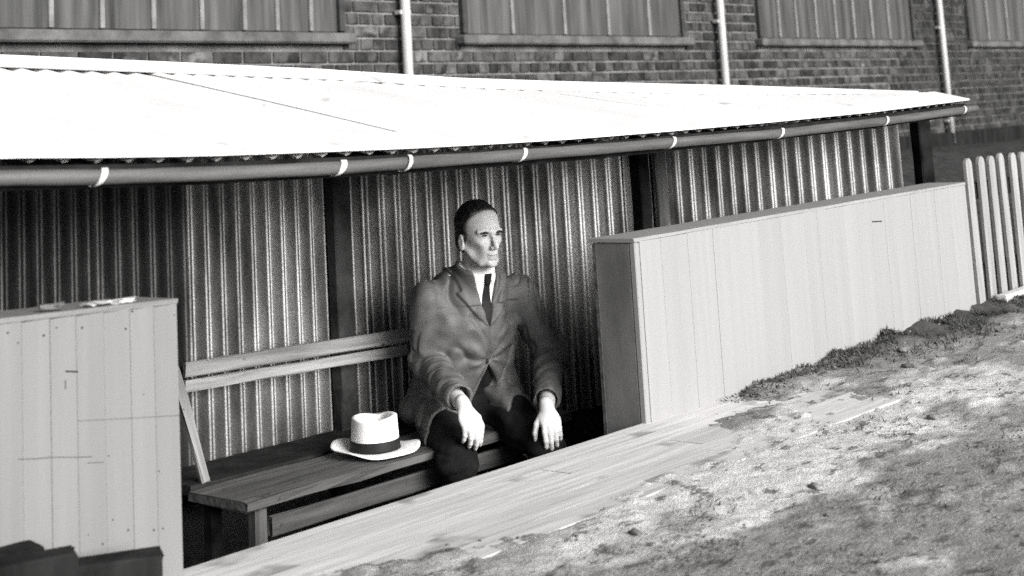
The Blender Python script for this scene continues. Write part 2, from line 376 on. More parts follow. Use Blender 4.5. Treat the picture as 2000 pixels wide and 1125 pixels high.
def window(a, b, bars, seed):
    wz0, wz1 = SILL_Z + 0.0, 2.95
    fr = box_mesh('window', b - a, 0.05, wz1 - wz0, 0.0)
    w_ = link_mesh('window', fr, m_frame, bld, ((a + b) / 2, BY + 0.03, (wz0 + wz1) / 2 + 0.01))
    link_mesh('sill', box_mesh('sill', b - a + 0.10, 0.15, 0.07, 0.012), m_sill, w_, ((a + b) / 2, BY - 0.015, SILL_Z - 0.02))
    link_mesh('jamb', box_mesh('jamb', 0.05, 0.07, wz1 - wz0, 0.004), m_frame, w_, (b - 0.026, BY + 0.0, (wz0 + wz1) / 2 + 0.03))
    link_mesh('jamb', box_mesh('jamb', 0.05, 0.07, wz1 - wz0, 0.004), m_frame, w_, (a + 0.026, BY + 0.0, (wz0 + wz1) / 2 + 0.03))
    e = [a + 0.05] + [a + (b - a) * t for t in bars] + [b - 0.05]
    for x0, x1 in zip(e[:-1], e[1:]):
        link_mesh('pane', box_mesh('pane', x1 - x0 - 0.004, 0.006, wz1 - wz0 - 0.02, 0.0), m_glass, w_, ((x0 + x1) / 2, BY + 0.001, (wz0 + wz1) / 2 + 0.02), (rng.uniform(-.006, .006), 0, rng.uniform(-.006, .006)))
    for x in e[1:-1]:
        link_mesh('glazing_bar', box_mesh('glazing_bar', 0.032, 0.03, wz1 - wz0 - 0.02, 0.004), m_bar, w_, (x, BY - 0.006, (wz0 + wz1) / 2 + 0.02))
window(*WIN[0], [0.50, 0.575, 0.655, 0.735, 0.81, 0.87, 0.935], 1)
window(*WIN[1], [0.2, 0.42, 0.62, 0.82], 2)
window(*WIN[2], [0.12, 0.22, 0.34, 0.46, 0.58, 0.7, 0.82], 3)
window(*WIN[3], [0.25, 0.5, 0.75], 4)
for (u0, v0) in ((794, 70), (1411, 80), (1846, 130)):
    p = on_y(u0, v0, BY - 0.07)
    zb = 0.44
    dp = link_mesh('downpipe', tube_mesh('downpipe', [(0, 0, zb), (0, 0, 1.2), (0, 0, 3.3)], 0.036, 12), m_pipe, bld, (p[0], BY - 0.07, 0))
    for zz in (0.7, 1.75, 2.8):
        link_mesh('pipe_bracket', box_mesh('pipe_bracket', 0.11, 0.06, 0.03, 0.004), m_pipe, dp, (p[0], BY - 0.045, zz))
link_mesh('footing', box_mesh('footing', 17.7, 0.10, 0.30, 0.01), m_darkwood, bld, (11.2, BY - 0.055, 0.42))

# ------------------------------------------------------------------ dugout shelter
dug = tag(empty('dugout_shelter', (3.9, 0.9, 0.0)), 'low sunken shelter with white corrugated iron roof and iron back wall', 'shelter')
EV = [(0, 310), (200, 309), (400, 306), (600, 299), (800, 291), (950, 283), (1100, 274), (1300, 258), (1500, 240), (1700, 220), (1890, 196)]
ev = np.array([on_y(u, v, -0.10) for u, v in EV]); EX = np.concatenate([[0.6], ev[:, 0]]); EZ = np.concatenate([[0.935], ev[:, 2]])
RG = [(0, 129), (300, 140), (640, 154), (900, 170), (1100, 176), (1400, 182), (1600, 183), (1780, 184)]
rg = np.array([on_line(u, v, (1.4, 1.45), (3.9, 1.3)) for u, v in RG[:3]] + [on_line(u, v, (3.9, 1.3), (6.62, 0.26)) for u, v in RG[3:]])
RX = np.concatenate([[0.6], rg[:, 0]]); RZ = np.concatenate([[1.30], rg[:, 2]])
def eave_z(x): return np.interp(x, EX, EZ)
def ridge_z(x): return np.interp(x, RX, RZ)
PITCHR = 0.080
def roof_pt(x, t, corr=True):
    y = -0.080 + t * (ridge_y(x) + 0.080); z = eave_z(x) * (1 - t) + ridge_z(x) * t
    if corr: z = z + 0.009 * np.sin(2 * np.pi * x / PITCHR)
    return y, z
def grid_faces(n, m):
    i, j = np.meshgrid(np.arange(n - 1), np.arange(m - 1), indexing='ij'); a_ = (i * m + j).ravel()
    return np.stack([a_, a_ + m, a_ + m + 1, a_ + 1], 1).tolist()
def roof_sheet(x0, x1, k, end=False):
    xsn = np.arange(x0, x1 + 1e-6, PITCHR / 8); ts = np.linspace(0, 1, 10)
    X, T = np.meshgrid(xsn, ts, indexing='ij')
    if end: X = np.minimum(X, 6.345 + 0.25 * T)
    y, z = roof_pt(X.ravel(), T.ravel()); z = z + (0.0028 if k % 2 else 0.0) + 0.003 * fbm(np.stack([X.ravel() * 2, T.ravel() * 2], 1), 2, 50 + k)
    y = y - 0.006 * (T.ravel() == 0) * (k % 3)
    top = np.stack([X.ravel(), y, z], 1); n = len(top); bot = top - np.array([0, 0, 0.0022])
    ft = grid_faces(len(xsn), len(ts)); fb = [tuple(n + v for v in f[::-1]) for f in ft]
    me = mesh_from('roof_sheet', np.concatenate([top, bot]) - np.array([(x0 + x1) / 2, 0.5, 1.0]), [tuple(f) for f in ft] + fb, True)
    return link_mesh('roof_sheet', me, m_roof, dug, ((x0 + x1) / 2, 0.5, 1.0))
x = 0.64; k = 0
while x < 6.5:
    x1 = min(x + 0.80 + 0.05, 6.60); roof_sheet(x, x1, k, x1 > 6.3); x += 0.80; k += 1
# ridge capping: roll on top and an apron either side
def ridge_cap(x0, x1):
    xsn = np.linspace(x0, x1, 24); prof = [(-0.115, 0.012 - 0.024), (-0.06, 0.020 - 0.008), (-0.026, 0.016), (-0.022, 0.026), (-0.010, 0.035), (0.010, 0.035), (0.022, 0.026), (0.026, 0.016), (0.13, -0.03)]
    vv = []
    for xx in xsn:
        yr, zr = float(ridge_y(xx)), float(ridge_z(xx))
        for a_, b_ in prof: vv.append((xx - (x0 + x1) / 2, yr + a_ - 0.9, zr + b_ * (1 - 0.6 * min(1, max(0, (xx - 5.6) / 1.0))) - 1.15))
    n = len(vv); vv += [(p[0], p[1], p[2] - 0.002) for p in vv]
    ft = grid_faces(len(xsn), len(prof)); fb = [tuple(n + v for v in f[::-1]) for f in ft]
    me = mesh_from('ridge_capping', vv, [tuple(f) for f in ft] + fb)
    link_mesh('ridge_capping', me, m_roof, dug, ((x0 + x1) / 2, 0.9, 1.15))
for a_, b_ in ((0.6, 2.2), (2.195, 4.0), (3.995, 5.4), (5.395, 6.60)): ridge_cap(a_, b_)
# rear slope closes the roof behind the ridge
xsn = np.arange(0.64, 6.58, PITCHR / 4); vv = []
for xx in xsn:
    for t in (0, 1):
        vv.append((xx, float(ridge_y(xx)) + 0.02 + 0.42 * t, float(ridge_z(xx)) - 0.012 - 0.30 * t + 0.007 * math.sin(2 * math.pi * xx / PITCHR)))
link_mesh('rear_roof_sheet', mesh_from('rear_roof_sheet', [(v[0] - 3.6, v[1] - 1, v[2] - 1) for v in vv], grid_faces(len(xsn), 2), True), m_roof, dug, (3.6, 1, 1))

# back wall iron: each sheet a part
def wall_sheet(x0, x1, pitch, matr, k, amp=0.010, zt=None):
    xsn = np.arange(x0, x1 + 1e-6, pitch / 8); y0 = wall_y(xsn)
    seg = (0.1200, 2.82) if x1 <= 3.75 else (0.965, 2.88)
    nv = np.array([-seg[0], -seg[1]]) / math.hypot(*seg)          # towards the field
    zz = np.linspace(0, 1, 7); vv = []
    for xx, yy in zip(xsn, y0):
        zt_ = float(eave_z(xx)) + (float(ridge_z(xx)) - float(eave_z(xx))) * (yy + 0.1) / (float(ridge_y(xx)) + 0.1) - 0.015
        o = amp * math.sin(2 * math.pi * (xx - x0) / pitch) + 0.0025 * (k % 2)
        for t in zz:
            vv.append((xx + nv[0] * o - (x0 + x1) / 2, yy + nv[1] * o - 1.0, (-0.16 + (zt_ + 0.16) * t) - 0.4))
    me = mesh_from('wall_sheet', vv, grid_faces(len(xsn), 7), True)
    return link_mesh('wall_sheet', me, matr, dug, ((x0 + x1) / 2, 1.0, 0.4))
x = 0.92; k = 0
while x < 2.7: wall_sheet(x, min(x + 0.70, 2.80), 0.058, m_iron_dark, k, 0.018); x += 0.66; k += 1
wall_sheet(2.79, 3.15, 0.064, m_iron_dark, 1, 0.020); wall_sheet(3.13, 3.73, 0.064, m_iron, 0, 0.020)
x = 3.73; k = 0
while x < 6.4:
    p_ = float(np.interp(x, [3.7, 5.1, 6.5], [0.062, 0.068, 0.080])); wall_sheet(x, min(x + 10.25 * p_, 6.56), p_, m_iron, k, 0.019); x += 10 * p_; k += 1
# posts, rail, batten, rafters
def post(u, v, seg, w_, d_, off, m_, zt=None, seed=0):
    p = on_line(u, v, *seg); n = np.array([-(seg[1][1] - seg[0][1]), seg[1][0] - seg[0][0]]); n = -n / np.linalg.norm(n)
    x_, y_ = p[0] + n[0] * off, p[1] + n[1] * off
    rot = math.atan2(seg[1][1] - seg[0][1], seg[1][0] - seg[0][0])
    t_ = (y_ + 0.1) / (float(ridge_y(x_)) + 0.1); top = float(eave_z(x_)) * (1 - t_) + float(ridge_z(x_)) * t_ - 0.03
    me = beam_mesh('post', top - PIT_Z, w_, d_, 0.005, 12, 0.0015, seed)
    o = link_mesh('post', me, m_, dug, (x_, y_, (top + PIT_Z) / 2)); o.rotation_euler = (Matrix.Rotation(rot, 3, 'Z') @ Matrix.Rotation(-math.pi / 2, 3, 'Y') @ Matrix.Rotation(math.pi / 2, 3, 'X')).to_euler()
    return o
post(645, 500, WALL_A, 0.078, 0.05, 0.052, m_post, seed=1)
post(1238, 380, WALL_B, 0.05, 0.07, 0.05, m_darkwood, seed=2)
post(1257, 380, WALL_B, 0.010, 0.014, 0.028, m_wood, seed=3)  # pale sliver added for the bright gap between post and board
post(1284, 380, WALL_B, 0.055, 0.018, 0.03, m_bench, seed=4)
post(1789, 300, WALL_B, 0.075, 0.06, 0.04, m_darkwood, seed=5)
post(1810, 320, WALL_B, 0.045, 0.04, -0.02, m_wood, seed=6)
between('post', (1.3, 1.24, PIT_Z), (1.3, 1.24, 1.14), 0.075, 0.05, m_darkwood, dug, 7, up=(0, 1, 0))
for xx in (1.0, 1.9, 2.8, 3.7, 4.6, 5.5, 6.3):
    yr = float(ridge_y(xx)); between('rafter', (xx, -0.075, float(eave_z(xx)) - 0.040), (xx, yr - 0.02, float(ridge_z(xx)) - 0.042), 0.045, 0.05, m_darkwood, dug, int(xx * 10))
pts = [(float(x_), -0.068, float(eave_z(x_)) - 0.034) for x_ in np.linspace(0.65, 6.34, 12)]
for p, q_ in zip(pts[:-1], pts[1:]): pass
bt = np.linspace(0.65, 6.34, 30); vv = []
for xx in bt:
    for a_, b_ in ((-0.085, -0.013), (-0.085, -0.062), (-0.045, -0.062), (-0.045, -0.013)): vv.append((xx - 3.5, a_ + 0.07, float(eave_z(xx)) + b_ - 0.9))
ff = []
for i in range(len(bt) - 1):
    for k in range(4): ff.append((i * 4 + k, (i + 1) * 4 + k, (i + 1) * 4 + (k + 1) % 4, i * 4 + (k + 1) % 4))
ff += [(3, 2, 1, 0), tuple(range(len(vv) - 4, len(vv)))]
link_mesh('eave_batten', mesh_from('eave_batten', vv, [f[::-1] for f in ff]), m_darkwood, dug, (3.5, -0.07, 0.9))
fx = np.linspace(0.64, 6.34, 60); vv = []
for xx in fx:
    for a_, b_ in ((0.05, 0.0175), (-0.108, 0.0080), (-0.110, 0.0010), (-0.106, 0.0010), (-0.106, 0.0055), (0.05, 0.0150)): vv.append((xx - 3.5, a_ + 0.0, float(eave_z(xx)) + b_ + 0.0 - 0.9 + (0.0 if a_ < 0 else 0.15 * 0.20)))
ff = [(i * 6 + k, i * 6 + (k + 1) % 6, (i + 1) * 6 + (k + 1) % 6, (i + 1) * 6 + k) for i in range(59) for k in range(6)]
link_mesh('eave_flashing', mesh_from('eave_flashing', vv, ff), m_roof, dug, (3.5, 0, 0.9))
# the pole hung along the eave and its white ties
PL = [(0, 347), (190, 346), (420, 339), (660, 328), (840, 315), (1015, 303), (1160, 292), (1310, 279), (1520, 261), (1725, 237), (1906, 212)]
PY = -0.125
pp = [Vector(on_y(u, v, PY)) for u, v in PL]
pp = [Vector((0.62, PY, pp[0].z + 0.012))] + pp
xs_ = np.array([p.x for p in pp]); zs_ = np.array([p.z for p in pp])
xx_ = np.linspace(0.62, pp[-1].x, 60); ptsp = [Vector((x_, PY, float(np.interp(x_, xs_, zs_)))) for x_ in xx_]
PR = 0.0158
pole = link_mesh('eave_pole', tube_mesh('eave_pole', [p - Vector((3.5, PY, 0.87)) for p in ptsp], [PR + 0.0006 * math.sin(i * 1.7) for i in range(60)], 18), m_pole, dug, (3.5, PY, 0.87))
def tie(u, v, wd, slant, tail=0.02, loop=False):
    c = on_y(u, v, PY); zc = float(np.interp(c[0], xs_, zs_)); vv = []; n = 14
    for i in range(n):
        t = i / (n - 1); an = math.radians(125 - 245 * t); r = PR + 0.003 + (0.004 if loop else 0) * math.sin(t * 3.1); ww = wd * (1 - 0.85 * max(0, t - 0.55) / 0.45)
        y_ = -math.cos(an) * 0 + math.cos(math.radians(180) - an) * r; z_ = math.sin(an) * r
        xo = 2.0 * slant * (0.4 - t)
        for s in (-0.5, 0.5): vv.append((xo + s * ww, y_, z_))
    m_ = len(vv); vv += [(a_, b_ * 0.93, c_ * 0.93) for a_, b_, c_ in vv]
    ft = [(2 * i, 2 * i + 1, 2 * i + 3, 2 * i + 2) for i in range(m_ // 2 - 1)]
    me = mesh_from('tie', vv, ft + [tuple(m_ + q for q in f[::-1]) for f in ft], True)
    link_mesh('tie', me, m_white, pole, (c[0], PY, zc))
for u, v, wd, sl_ in ((196, 345, 0.016, 0.020), (664, 327, 0.019, 0.022), (793, 318, 0.013, 0.020), (1019, 303, 0.015, 0.026), (1311, 279, 0.015, 0.030), (1523, 261, 0.016, 0.034), (1728, 237, 0.015, 0.03), (1880, 214, 0.016, 0.03)): tie(u, v, wd, sl_, 0.012, u == 793)

# ------------------------------------------------------------------ low boarded walls
def boarded_wall(name, label, x0, x1, seams, h0, h1, mb, seed, end_left):
    r = random.Random(seed)
    t = tag(empty(name, ((x0 + x1) / 2, 0.085, 0.0)), label, 'wall')
    e = [x0 + (0.028 if end_left else 0)] + seams + [x1]
    hz = lambda x_: h0 + (h1 - h0) * (x_ - x0) / (x1 - x0)
    for a_, b_ in zip(e[:-1], e[1:]):
        hh = hz((a_ + b_) / 2) + 0.10
        o = link_mesh('board', box_mesh('board', b_ - a_ - 0.0005, 0.018, hh, 0.0006, 0.0001), mb, t, ((a_ + b_) / 2, 0.009 + r.uniform(-0.0006, 0.0006), hh / 2 - 0.10), (0, 0, r.uniform(-0.004, 0.004)))
    L = x1 - x0
    sl2 = math.atan2(h1 - h0, L)
    link_mesh('core', box_mesh('core', L - 0.06, 0.12, (h0 + h1) / 2 + 0.08, 0.0), m_darkwood, t, ((x0 + x1) / 2, 0.088, (h0 + h1) / 4 - 0.055))
    c = between('capping', (x0 - 0.002, 0.088, hz(x0) + 0.006), (x1 + 0.002, 0.088, hz(x1) + 0.006), 0.178, 0.012, mb, t, seed, wob=0.0008, bev=0.002)
    link_mesh('rear_board', box_mesh('rear_board', L, 0.016, (h0 + h1) / 2 + 0.5, 0.002), m_bench, t, ((x0 + x1) / 2, 0.160, (h0 + h1) / 4 - 0.26))
    if end_left:
        link_mesh('corner_board', box_mesh('corner_board', 0.026, 0.022, h0 + 0.098, 0.003), mb, t, (x0 + 0.013, 0.0105, h0 / 2 - 0.051))
        link_mesh('end_board', box_mesh('end_board', 0.018, 0.138, h0 + 0.098, 0.003), m_endb, t, (x0 + 0.010, 0.0915, h0 / 2 - 0.051))
    else:
        link_mesh('end_board', box_mesh('end_board', 0.018, 0.138, h1 + 0.098, 0.003), m_endb, t, (x1 - 0.012, 0.0915, h1 / 2 - 0.051))
    return t
seR = [4.08, 4.235, 4.389, 4.55, 4.691, 4.841, 5.009, 5.11, 5.212, 5.32, 5.423, 5.54, 5.655, 5.735, 5.817, 5.90, 5.982, 6.13, 6.284]
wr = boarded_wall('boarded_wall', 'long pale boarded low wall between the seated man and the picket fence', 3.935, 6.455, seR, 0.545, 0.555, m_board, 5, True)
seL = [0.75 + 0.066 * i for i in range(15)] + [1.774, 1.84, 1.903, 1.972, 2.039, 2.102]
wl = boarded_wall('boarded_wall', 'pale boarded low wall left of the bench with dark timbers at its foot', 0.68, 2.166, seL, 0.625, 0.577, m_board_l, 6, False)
# nail heads, the torn spot and the crack on the left-hand wall
nv_ = []; nf_ = []
def disc(x_, z_, r_, y_=-0.0014):
    b0 = len(nv_)
    for k in range(7): nv_.append((x_ + r_ * math.cos(k * 0.9), y_, z_ + r_ * math.sin(k * 0.9)))
    nf_.append(tuple(range(b0 + 6, b0 - 1, -1)))
for u, v in ((15, 650), (85, 655), (110, 640), (160, 640), (35, 670), (245, 642), (280, 770), (220, 1015), (250, 1035), (300, 1035), (318, 1032), (172, 1045), (200, 1062), (143, 1070), (212, 890), (310, 920), (258, 608), (340, 615)):
    p = on_y(u, v, 0); disc(p[0], p[2], rng.uniform(0.0012, 0.0030))
me = mesh_from('nail_heads', [(v[0] - 1.95, v[1], v[2] - 0.3) for v in nv_], nf_)
tag(link_mesh('nail_heads', me, m_darkwood, wl, (1.95, 0, 0.3)), kind='stuff')
def dent(pts, parent, wd=0.003):
    P3 = [on_y(u, v, -0.0012) for u, v in pts]; m0 = P3[0]
    link_mesh('crack', tube_mesh('crack', [Vector(p - m0) for p in P3], wd / 2, 5), m_darkwood, parent, m0)
dent([(36, 897), (70, 896), (100, 893), (150, 893), (180, 892)], wl, 0.0010)
dent([(170, 904), (203, 903)], wl, 0.0008)
dent([(128, 725), (152, 726)], wl, 0.003); dent([(128, 742), (128, 760)], wl, 0.0016)
dent([(152, 822), (250, 817), (352, 811)], wl, 0.0006)
dent([(1704, 433), (1722, 432)], wr, 0.004)
# scraps left lying on the wall tops
def scrap(name, label, u, v, zt, L, wd, th, rz, m_, cat='offcut'):
    p = on_z(u, v, zt); o = link_mesh(name, beam_mesh(name, L, wd, th, 0.002, 5, 0.003, int(u)), m_, None, (p[0], min(max(p[1], 0.03), 0.15), zt + th / 2 + 0.001), (0, 0, rz)); tag(o, label, cat)
scrap('wood_chip', 'small pale wood chip on top of the left wall nearest the bench', 250, 592, 0.594, 0.07, 0.02, 0.008, 0.3, m_deck)
scrap('wood_chip', 'narrow wood chip on the left wall top in front of dark iron', 195, 597, 0.597, 0.06, 0.025, 0.007, 0.0, m_deck)
scrap('wood_chip', 'dark wood chip farthest left on the left wall top', 120, 604, 0.604, 0.05, 0.02, 0.01, -0.4, m_bench)

# ------------------------------------------------------------------ plank apron at the lip
deck = tag(empty('plank_apron', (3.3, -0.2, -0.02)), 'bleached ground-level planks along the dugout lip in front of the man', 'planks')
ydk = 0.034; i = 0
for wd in (0.118, 0.112, 0.120, 0.110, 0.105):
    y0 = ydk - wd / 2; sk = -0.016
    cuts = [2.12, 4.62] if i in (0, 3) else ([2.12, 3.3, 4.62] if i in (1, 4) else [2.12, 3.75, 4.62])
    for a_, b_ in zip(cuts[:-1], cuts[1:]):
        between('plank', (a_ + 0.004, y0 + (a_ - 3.0) * sk, -0.020 + i * 0.0018 + rng.uniform(-0.0004, 0.0004)), (b_ - 0.004, y0 + (b_ - 3.0) * sk, -0.020 + i * 0.0018 + rng.uniform(-0.0004, 0.0004)), wd - 0.0018, 0.03, m_deck, deck, 70 + i, wob=0.0005, bev=0.0014)
    ydk -= wd; i += 1

# ------------------------------------------------------------------ bench
bench = tag(empty('bench', (3.6, 0.82, PIT_Z)), 'long worn timber bench with backrest rails inside the dugout', 'bench')
SZ = -0.08
between('seat_plank', (2.895, 0.79, SZ - 0.014), (4.33, 0.74, SZ - 0.014), 0.275, 0.028, m_bench, bench, 3, wob=0.0035)
between('rear_plank', (2.93, 1.075, SZ - 0.010), (3.95, 1.035, SZ - 0.012), 0.25, 0.03, m_darkwood, bench, 4)
for (xx, yy) in ((2.965, 0.70), (2.965, 0.90), (4.2, 0.65), (4.2, 0.85)):
    between('leg', (xx, yy, PIT_Z), (xx, yy, SZ - 0.037), 0.042, 0.04, m_bench if yy < 0.8 else m_darkwood, bench, int(xx * 100 + yy * 10), up=(0, 1, 0))  # rear legs near-black: shade under the seat put into their colour
between('apron_rail', (3.0, 0.685, SZ - 0.095), (4.25, 0.635, SZ - 0.085), 0.022, 0.055, m_bench, bench, 9)
between('stretcher', (2.965, 0.70, -0.36), (2.965, 0.90, -0.36), 0.03, 0.04, m_darkwood, bench, 10)  # near-black too, carrying the shade below the seat
BL = ((3.03, 1.155), (4.2, 0.985))
for (v0, v1, u1v0, u1v1, sd) in ((708, 738, 640, 668, 21), (744, 766, 672, 694, 22)):
    a0 = on_line(360, v0, *BL); a1 = on_line(360, v1, *BL); b0 = on_line(795, u1v0, *BL); b1 = on_line(795, u1v1, *BL)
    pa = (a0 + a1) / 2; pb = (b0 + b1) / 2; d = (pb - pa); pb = pa + d * 1.12
    between('backrest_rail', pa, pb, 0.022, float(np.linalg.norm(a0 - a1)), m_wood, bench, sd)
    pass
between('backrest_support', (3.02, 1.14, 0.24), (2.985, 0.955, SZ), 0.03, 0.022, m_wood, bench, 23)
between('backrest_support', (3.95, 1.05, 0.24), (3.95, 0.90, SZ), 0.03, 0.022, m_bench, bench, 24)

# ------------------------------------------------------------------ picket fence on the right
fence = tag(empty('picket_fence', (7.6, 0.03, 0.0)), 'pale round-topped picket fence beyond the long boarded wall', 'fence')
PW, PH = 0.066, 0.70
def picket_mesh():
    r = PW / 2; prof = [(-r, 0), (r, 0), (r, PH - r)] + [(r * math.cos(k * math.pi / 8), PH - r + r * math.sin(k * math.pi / 8)) for k in range(1, 8)] + [(-r, PH - r)]
    n = len(prof); vv = [(a_, -0.007, b_) for a_, b_ in prof] + [(a_, 0.007, b_) for a_, b_ in prof]
    ff = [tuple(range(n)), tuple(range(2 * n - 1, n - 1, -1))] + [(k, n + k, n + (k + 1) % n, (k + 1) % n) for k in range(n)]
    me = mesh_from('picket', vv, ff); bm = bmesh.new(); bm.from_mesh(me); bmesh.ops.recalc_face_normals(bm, faces=bm.faces); bm.to_mesh(me); bm.free(); me.materials.append(m_picket); return me
pm = picket_mesh()
for k in range(16):
    link_mesh('picket', pm, m_picket, fence, (6.508 + 0.1235 * k, 0.0, -0.03 + rng.uniform(-0.004, 0.004)), (rng.uniform(-.01, .01), rng.uniform(-.008, .008), rng.uniform(-.03, .03)))
for zz in (0.16, 0.52): between('rail', (6.47, 0.028, zz), (8.5, 0.028, zz), 0.035, 0.07, m_darkwood, fence, int(zz * 100))
for xx in (7.4, 8.4): between('post', (xx, 0.08, -0.1), (xx, 0.08, 0.62), 0.07, 0.07, m_darkwood, fence, int(xx * 10), up=(0, 1, 0))
wb = tag(empty('white_board', (6.95, -0.06, 0.02)), 'white painted board lying at the foot of the picket fence', 'board')
between('plank', (6.60, -0.05, 0.045), (7.6, -0.05, 0.052), 0.05, 0.035, m_white, wb, 31)

# ------------------------------------------------------------------ dark timbers, bottom left
def sleeper(label, right, left, z, h, wd, seed):
    r_ = on_z(*right, z); l_ = on_z(*left, z); d = (l_ - r_); d /= np.linalg.norm(d)
    n = np.array([-d[1], d[0], 0]);
    if n[1] < 0: n = -n
    pr = r_ + n * wd / 2; pl = r_ + d * 0.95 + n * wd / 2
    t = between('timber', (pr[0], pr[1], z - h / 2), (pl[0], pl[1], z - h / 2), wd, h, m_darkwood, None, seed, wob=0.003, bev=0.006)
    tag(t, label, 'timber', 'dark timbers below the left wall')
sleeper('dark timber lying against the foot of the left wall, farthest back', (83, 1066), (0, 1083), 0.163, 0.08, 0.075, 41)
sleeper('dark timber in the middle of three at the foot of the left wall', (150, 1081), (0, 1105), 0.168, 0.17, 0.07, 42)
sleeper('short dark timber end nearest the dugout opening, below left wall', (319, 1086), (160, 1109), 0.115, 0.13, 0.09, 43)

# ------------------------------------------------------------------ stuff on the ground
def gz(x_, y_): return float(ground_h(np.array([x_]), np.array([y_]))[0])
gv = []; gf = []
def blade(vl, fl, x_, y_, z_, h_, w_, lean, az):
    b0 = len(vl); c_, s_ = math.cos(az), math.sin(az); px_, py_ = -s_ * w_ / 2, c_ * w_ / 2
    vl += [(x_ - px_, y_ - py_, z_), (x_ + px_, y_ + py_, z_), (x_ + c_ * lean * 0.4 + px_ * .7, y_ + s_ * lean * 0.4 + py_ * .7, z_ + h_ * 0.6), (x_ + c_ * lean * 0.4 - px_ * .7, y_ + s_ * lean * 0.4 - py_ * .7, z_ + h_ * 0.6), (x_ + c_ * lean, y_ + s_ * lean, z_ + h_)]
    fl += [(b0, b0 + 1, b0 + 2, b0 + 3), (b0 + 3, b0 + 2, b0 + 4)]
# weeds along the wall foot
N = 9000
bx = nrng.beta(1.6, 1.0, N) * 3.9 + 4.1; by = -np.abs(nrng.normal(0, 0.07 + 0.03 * (bx - 4.1), N)) - 0.006
keep = fbm(np.stack([bx * 4, by * 7], 1), 3, 77) > -0.25; bx, by = bx[keep], by[keep]; bz = ground_h(bx, by)
for x_, y_, z_ in zip(bx, by, bz):
    s_ = 0.5 + 0.5 * min(1, (x_ - 4.1) / 1.8); blade(gv, gf, x_, y_, z_ - 0.004, rng.uniform(0.008, 0.030) * s_, rng.uniform(0.004, 0.009), rng.uniform(0.005, 0.04), rng.uniform(0, 6.28))
tag(link_mesh('weeds', mesh_from('weeds', gv, gf), m_grass), 'low dark weeds growing along the foot of the boarded wall', 'weeds', kind='stuff')
gv = []; gf = []
N = 26000
bx = nrng.uniform(2.2, 6.8, N); by = nrng.uniform(-1.9, -0.12, N)
nn = fbm(np.stack([bx * 3.2, by * 6.5], 1), 4, 91); keep = (nn > 0.42) & (by < yb_plank(bx) + 0.02); bx, by = bx[keep], by[keep]; bz = ground_h(bx, by)
for x_, y_, z_ in zip(bx, by, bz): blade(gv, gf, x_, y_, z_ - 0.002, rng.uniform(0.002, 0.015), rng.uniform(0.002, 0.005), rng.uniform(0.008, 0.03), rng.uniform(0, 6.28))
tag(link_mesh('dead_grass', mesh_from('dead_grass', gv, gf), m_grass), 'flattened dead grass scattered over the bare ground', 'grass', kind='stuff')
# stones and crumbs
def lump(r_, seed):
    bm = bmesh.new(); bmesh.ops.create_icosphere(bm, subdivisions=2, radius=1.0); rr = np.random.default_rng(seed)
    P_ = np.array([v.co for v in bm.verts]); n_ = vnoise(P_ * 1.6 + seed * 3.3, seed) * 0.35 + vnoise(P_ * 4 + seed, seed + 1) * 0.12
    vv = P_ * (1 + n_)[:, None] * np.array([1.0, 0.75, 0.55]) * r_; ff = [tuple(v.index for v in f.verts) for f in bm.faces]; bm.free(); return vv, ff
lumps = [lump(1.0, s) for s in range(5)]
cv = []; cf = []; n0 = 0
N = 1500
sx_ = nrng.uniform(2.25, 6.9, N); sy_ = nrng.uniform(-1.75, -0.05, N); nn = fbm(np.stack([sx_ * 3.0, sy_ * 5.5], 1), 3, 55)
keep = (nn > -0.1) & (sy_ < yb_plank(sx_) + 0.06); sx_, sy_ = sx_[keep], sy_[keep]; sz_ = ground_h(sx_, sy_)
for k, (x_, y_, z_) in enumerate(zip(sx_, sy_, sz_)):
    vv, ff = lumps[k % 5]; r_ = 0.002 + 0.006 * rng.random() ** 4; an = rng.uniform(0, 6.28); c_, s_ = math.cos(an), math.sin(an)
    R_ = np.array([[c_, -s_, 0], [s_, c_, 0], [0, 0, 1]]); cv.append((vv * r_) @ R_.T + np.array([x_, y_, z_ + r_ * 0.25])); cf += [tuple(n0 + i_ for i_ in f) for f in ff]; n0 += len(vv)
tag(link_mesh('ground_crumbs', mesh_from('ground_crumbs', np.concatenate(cv), cf, True), m_clod), 'small crumbs and pebbles strewn over the field', 'gravel', kind='stuff')
for (u, v, r_, lb) in ((1819, 812, 0.017, 'small dark stone alone on the pale field at right'), (1775, 715, 0.022, 'dark flat clod on the field nearest the wall foot weeds'), (1768, 688, 0.026, 'dark long clod beside the weeds below the right wall'), (1590, 942, 0.02, 'dark clod at the edge of the bright worn patch'), (1240, 1040, 0.018, 'dark clod near the bottom edge right of the planks')):
    p = on_z(u, v, 0.01); vv, ff = lumps[int(u) % 5]
    tag(link_mesh('clod', mesh_from('clod', vv * r_ * np.array([1.3, 0.9, 0.8]), ff, True), m_clod, None, (p[0], p[1], gz(p[0], p[1]) + r_ * 0.2), (0, 0, u * 0.7)), lb, 'clod')

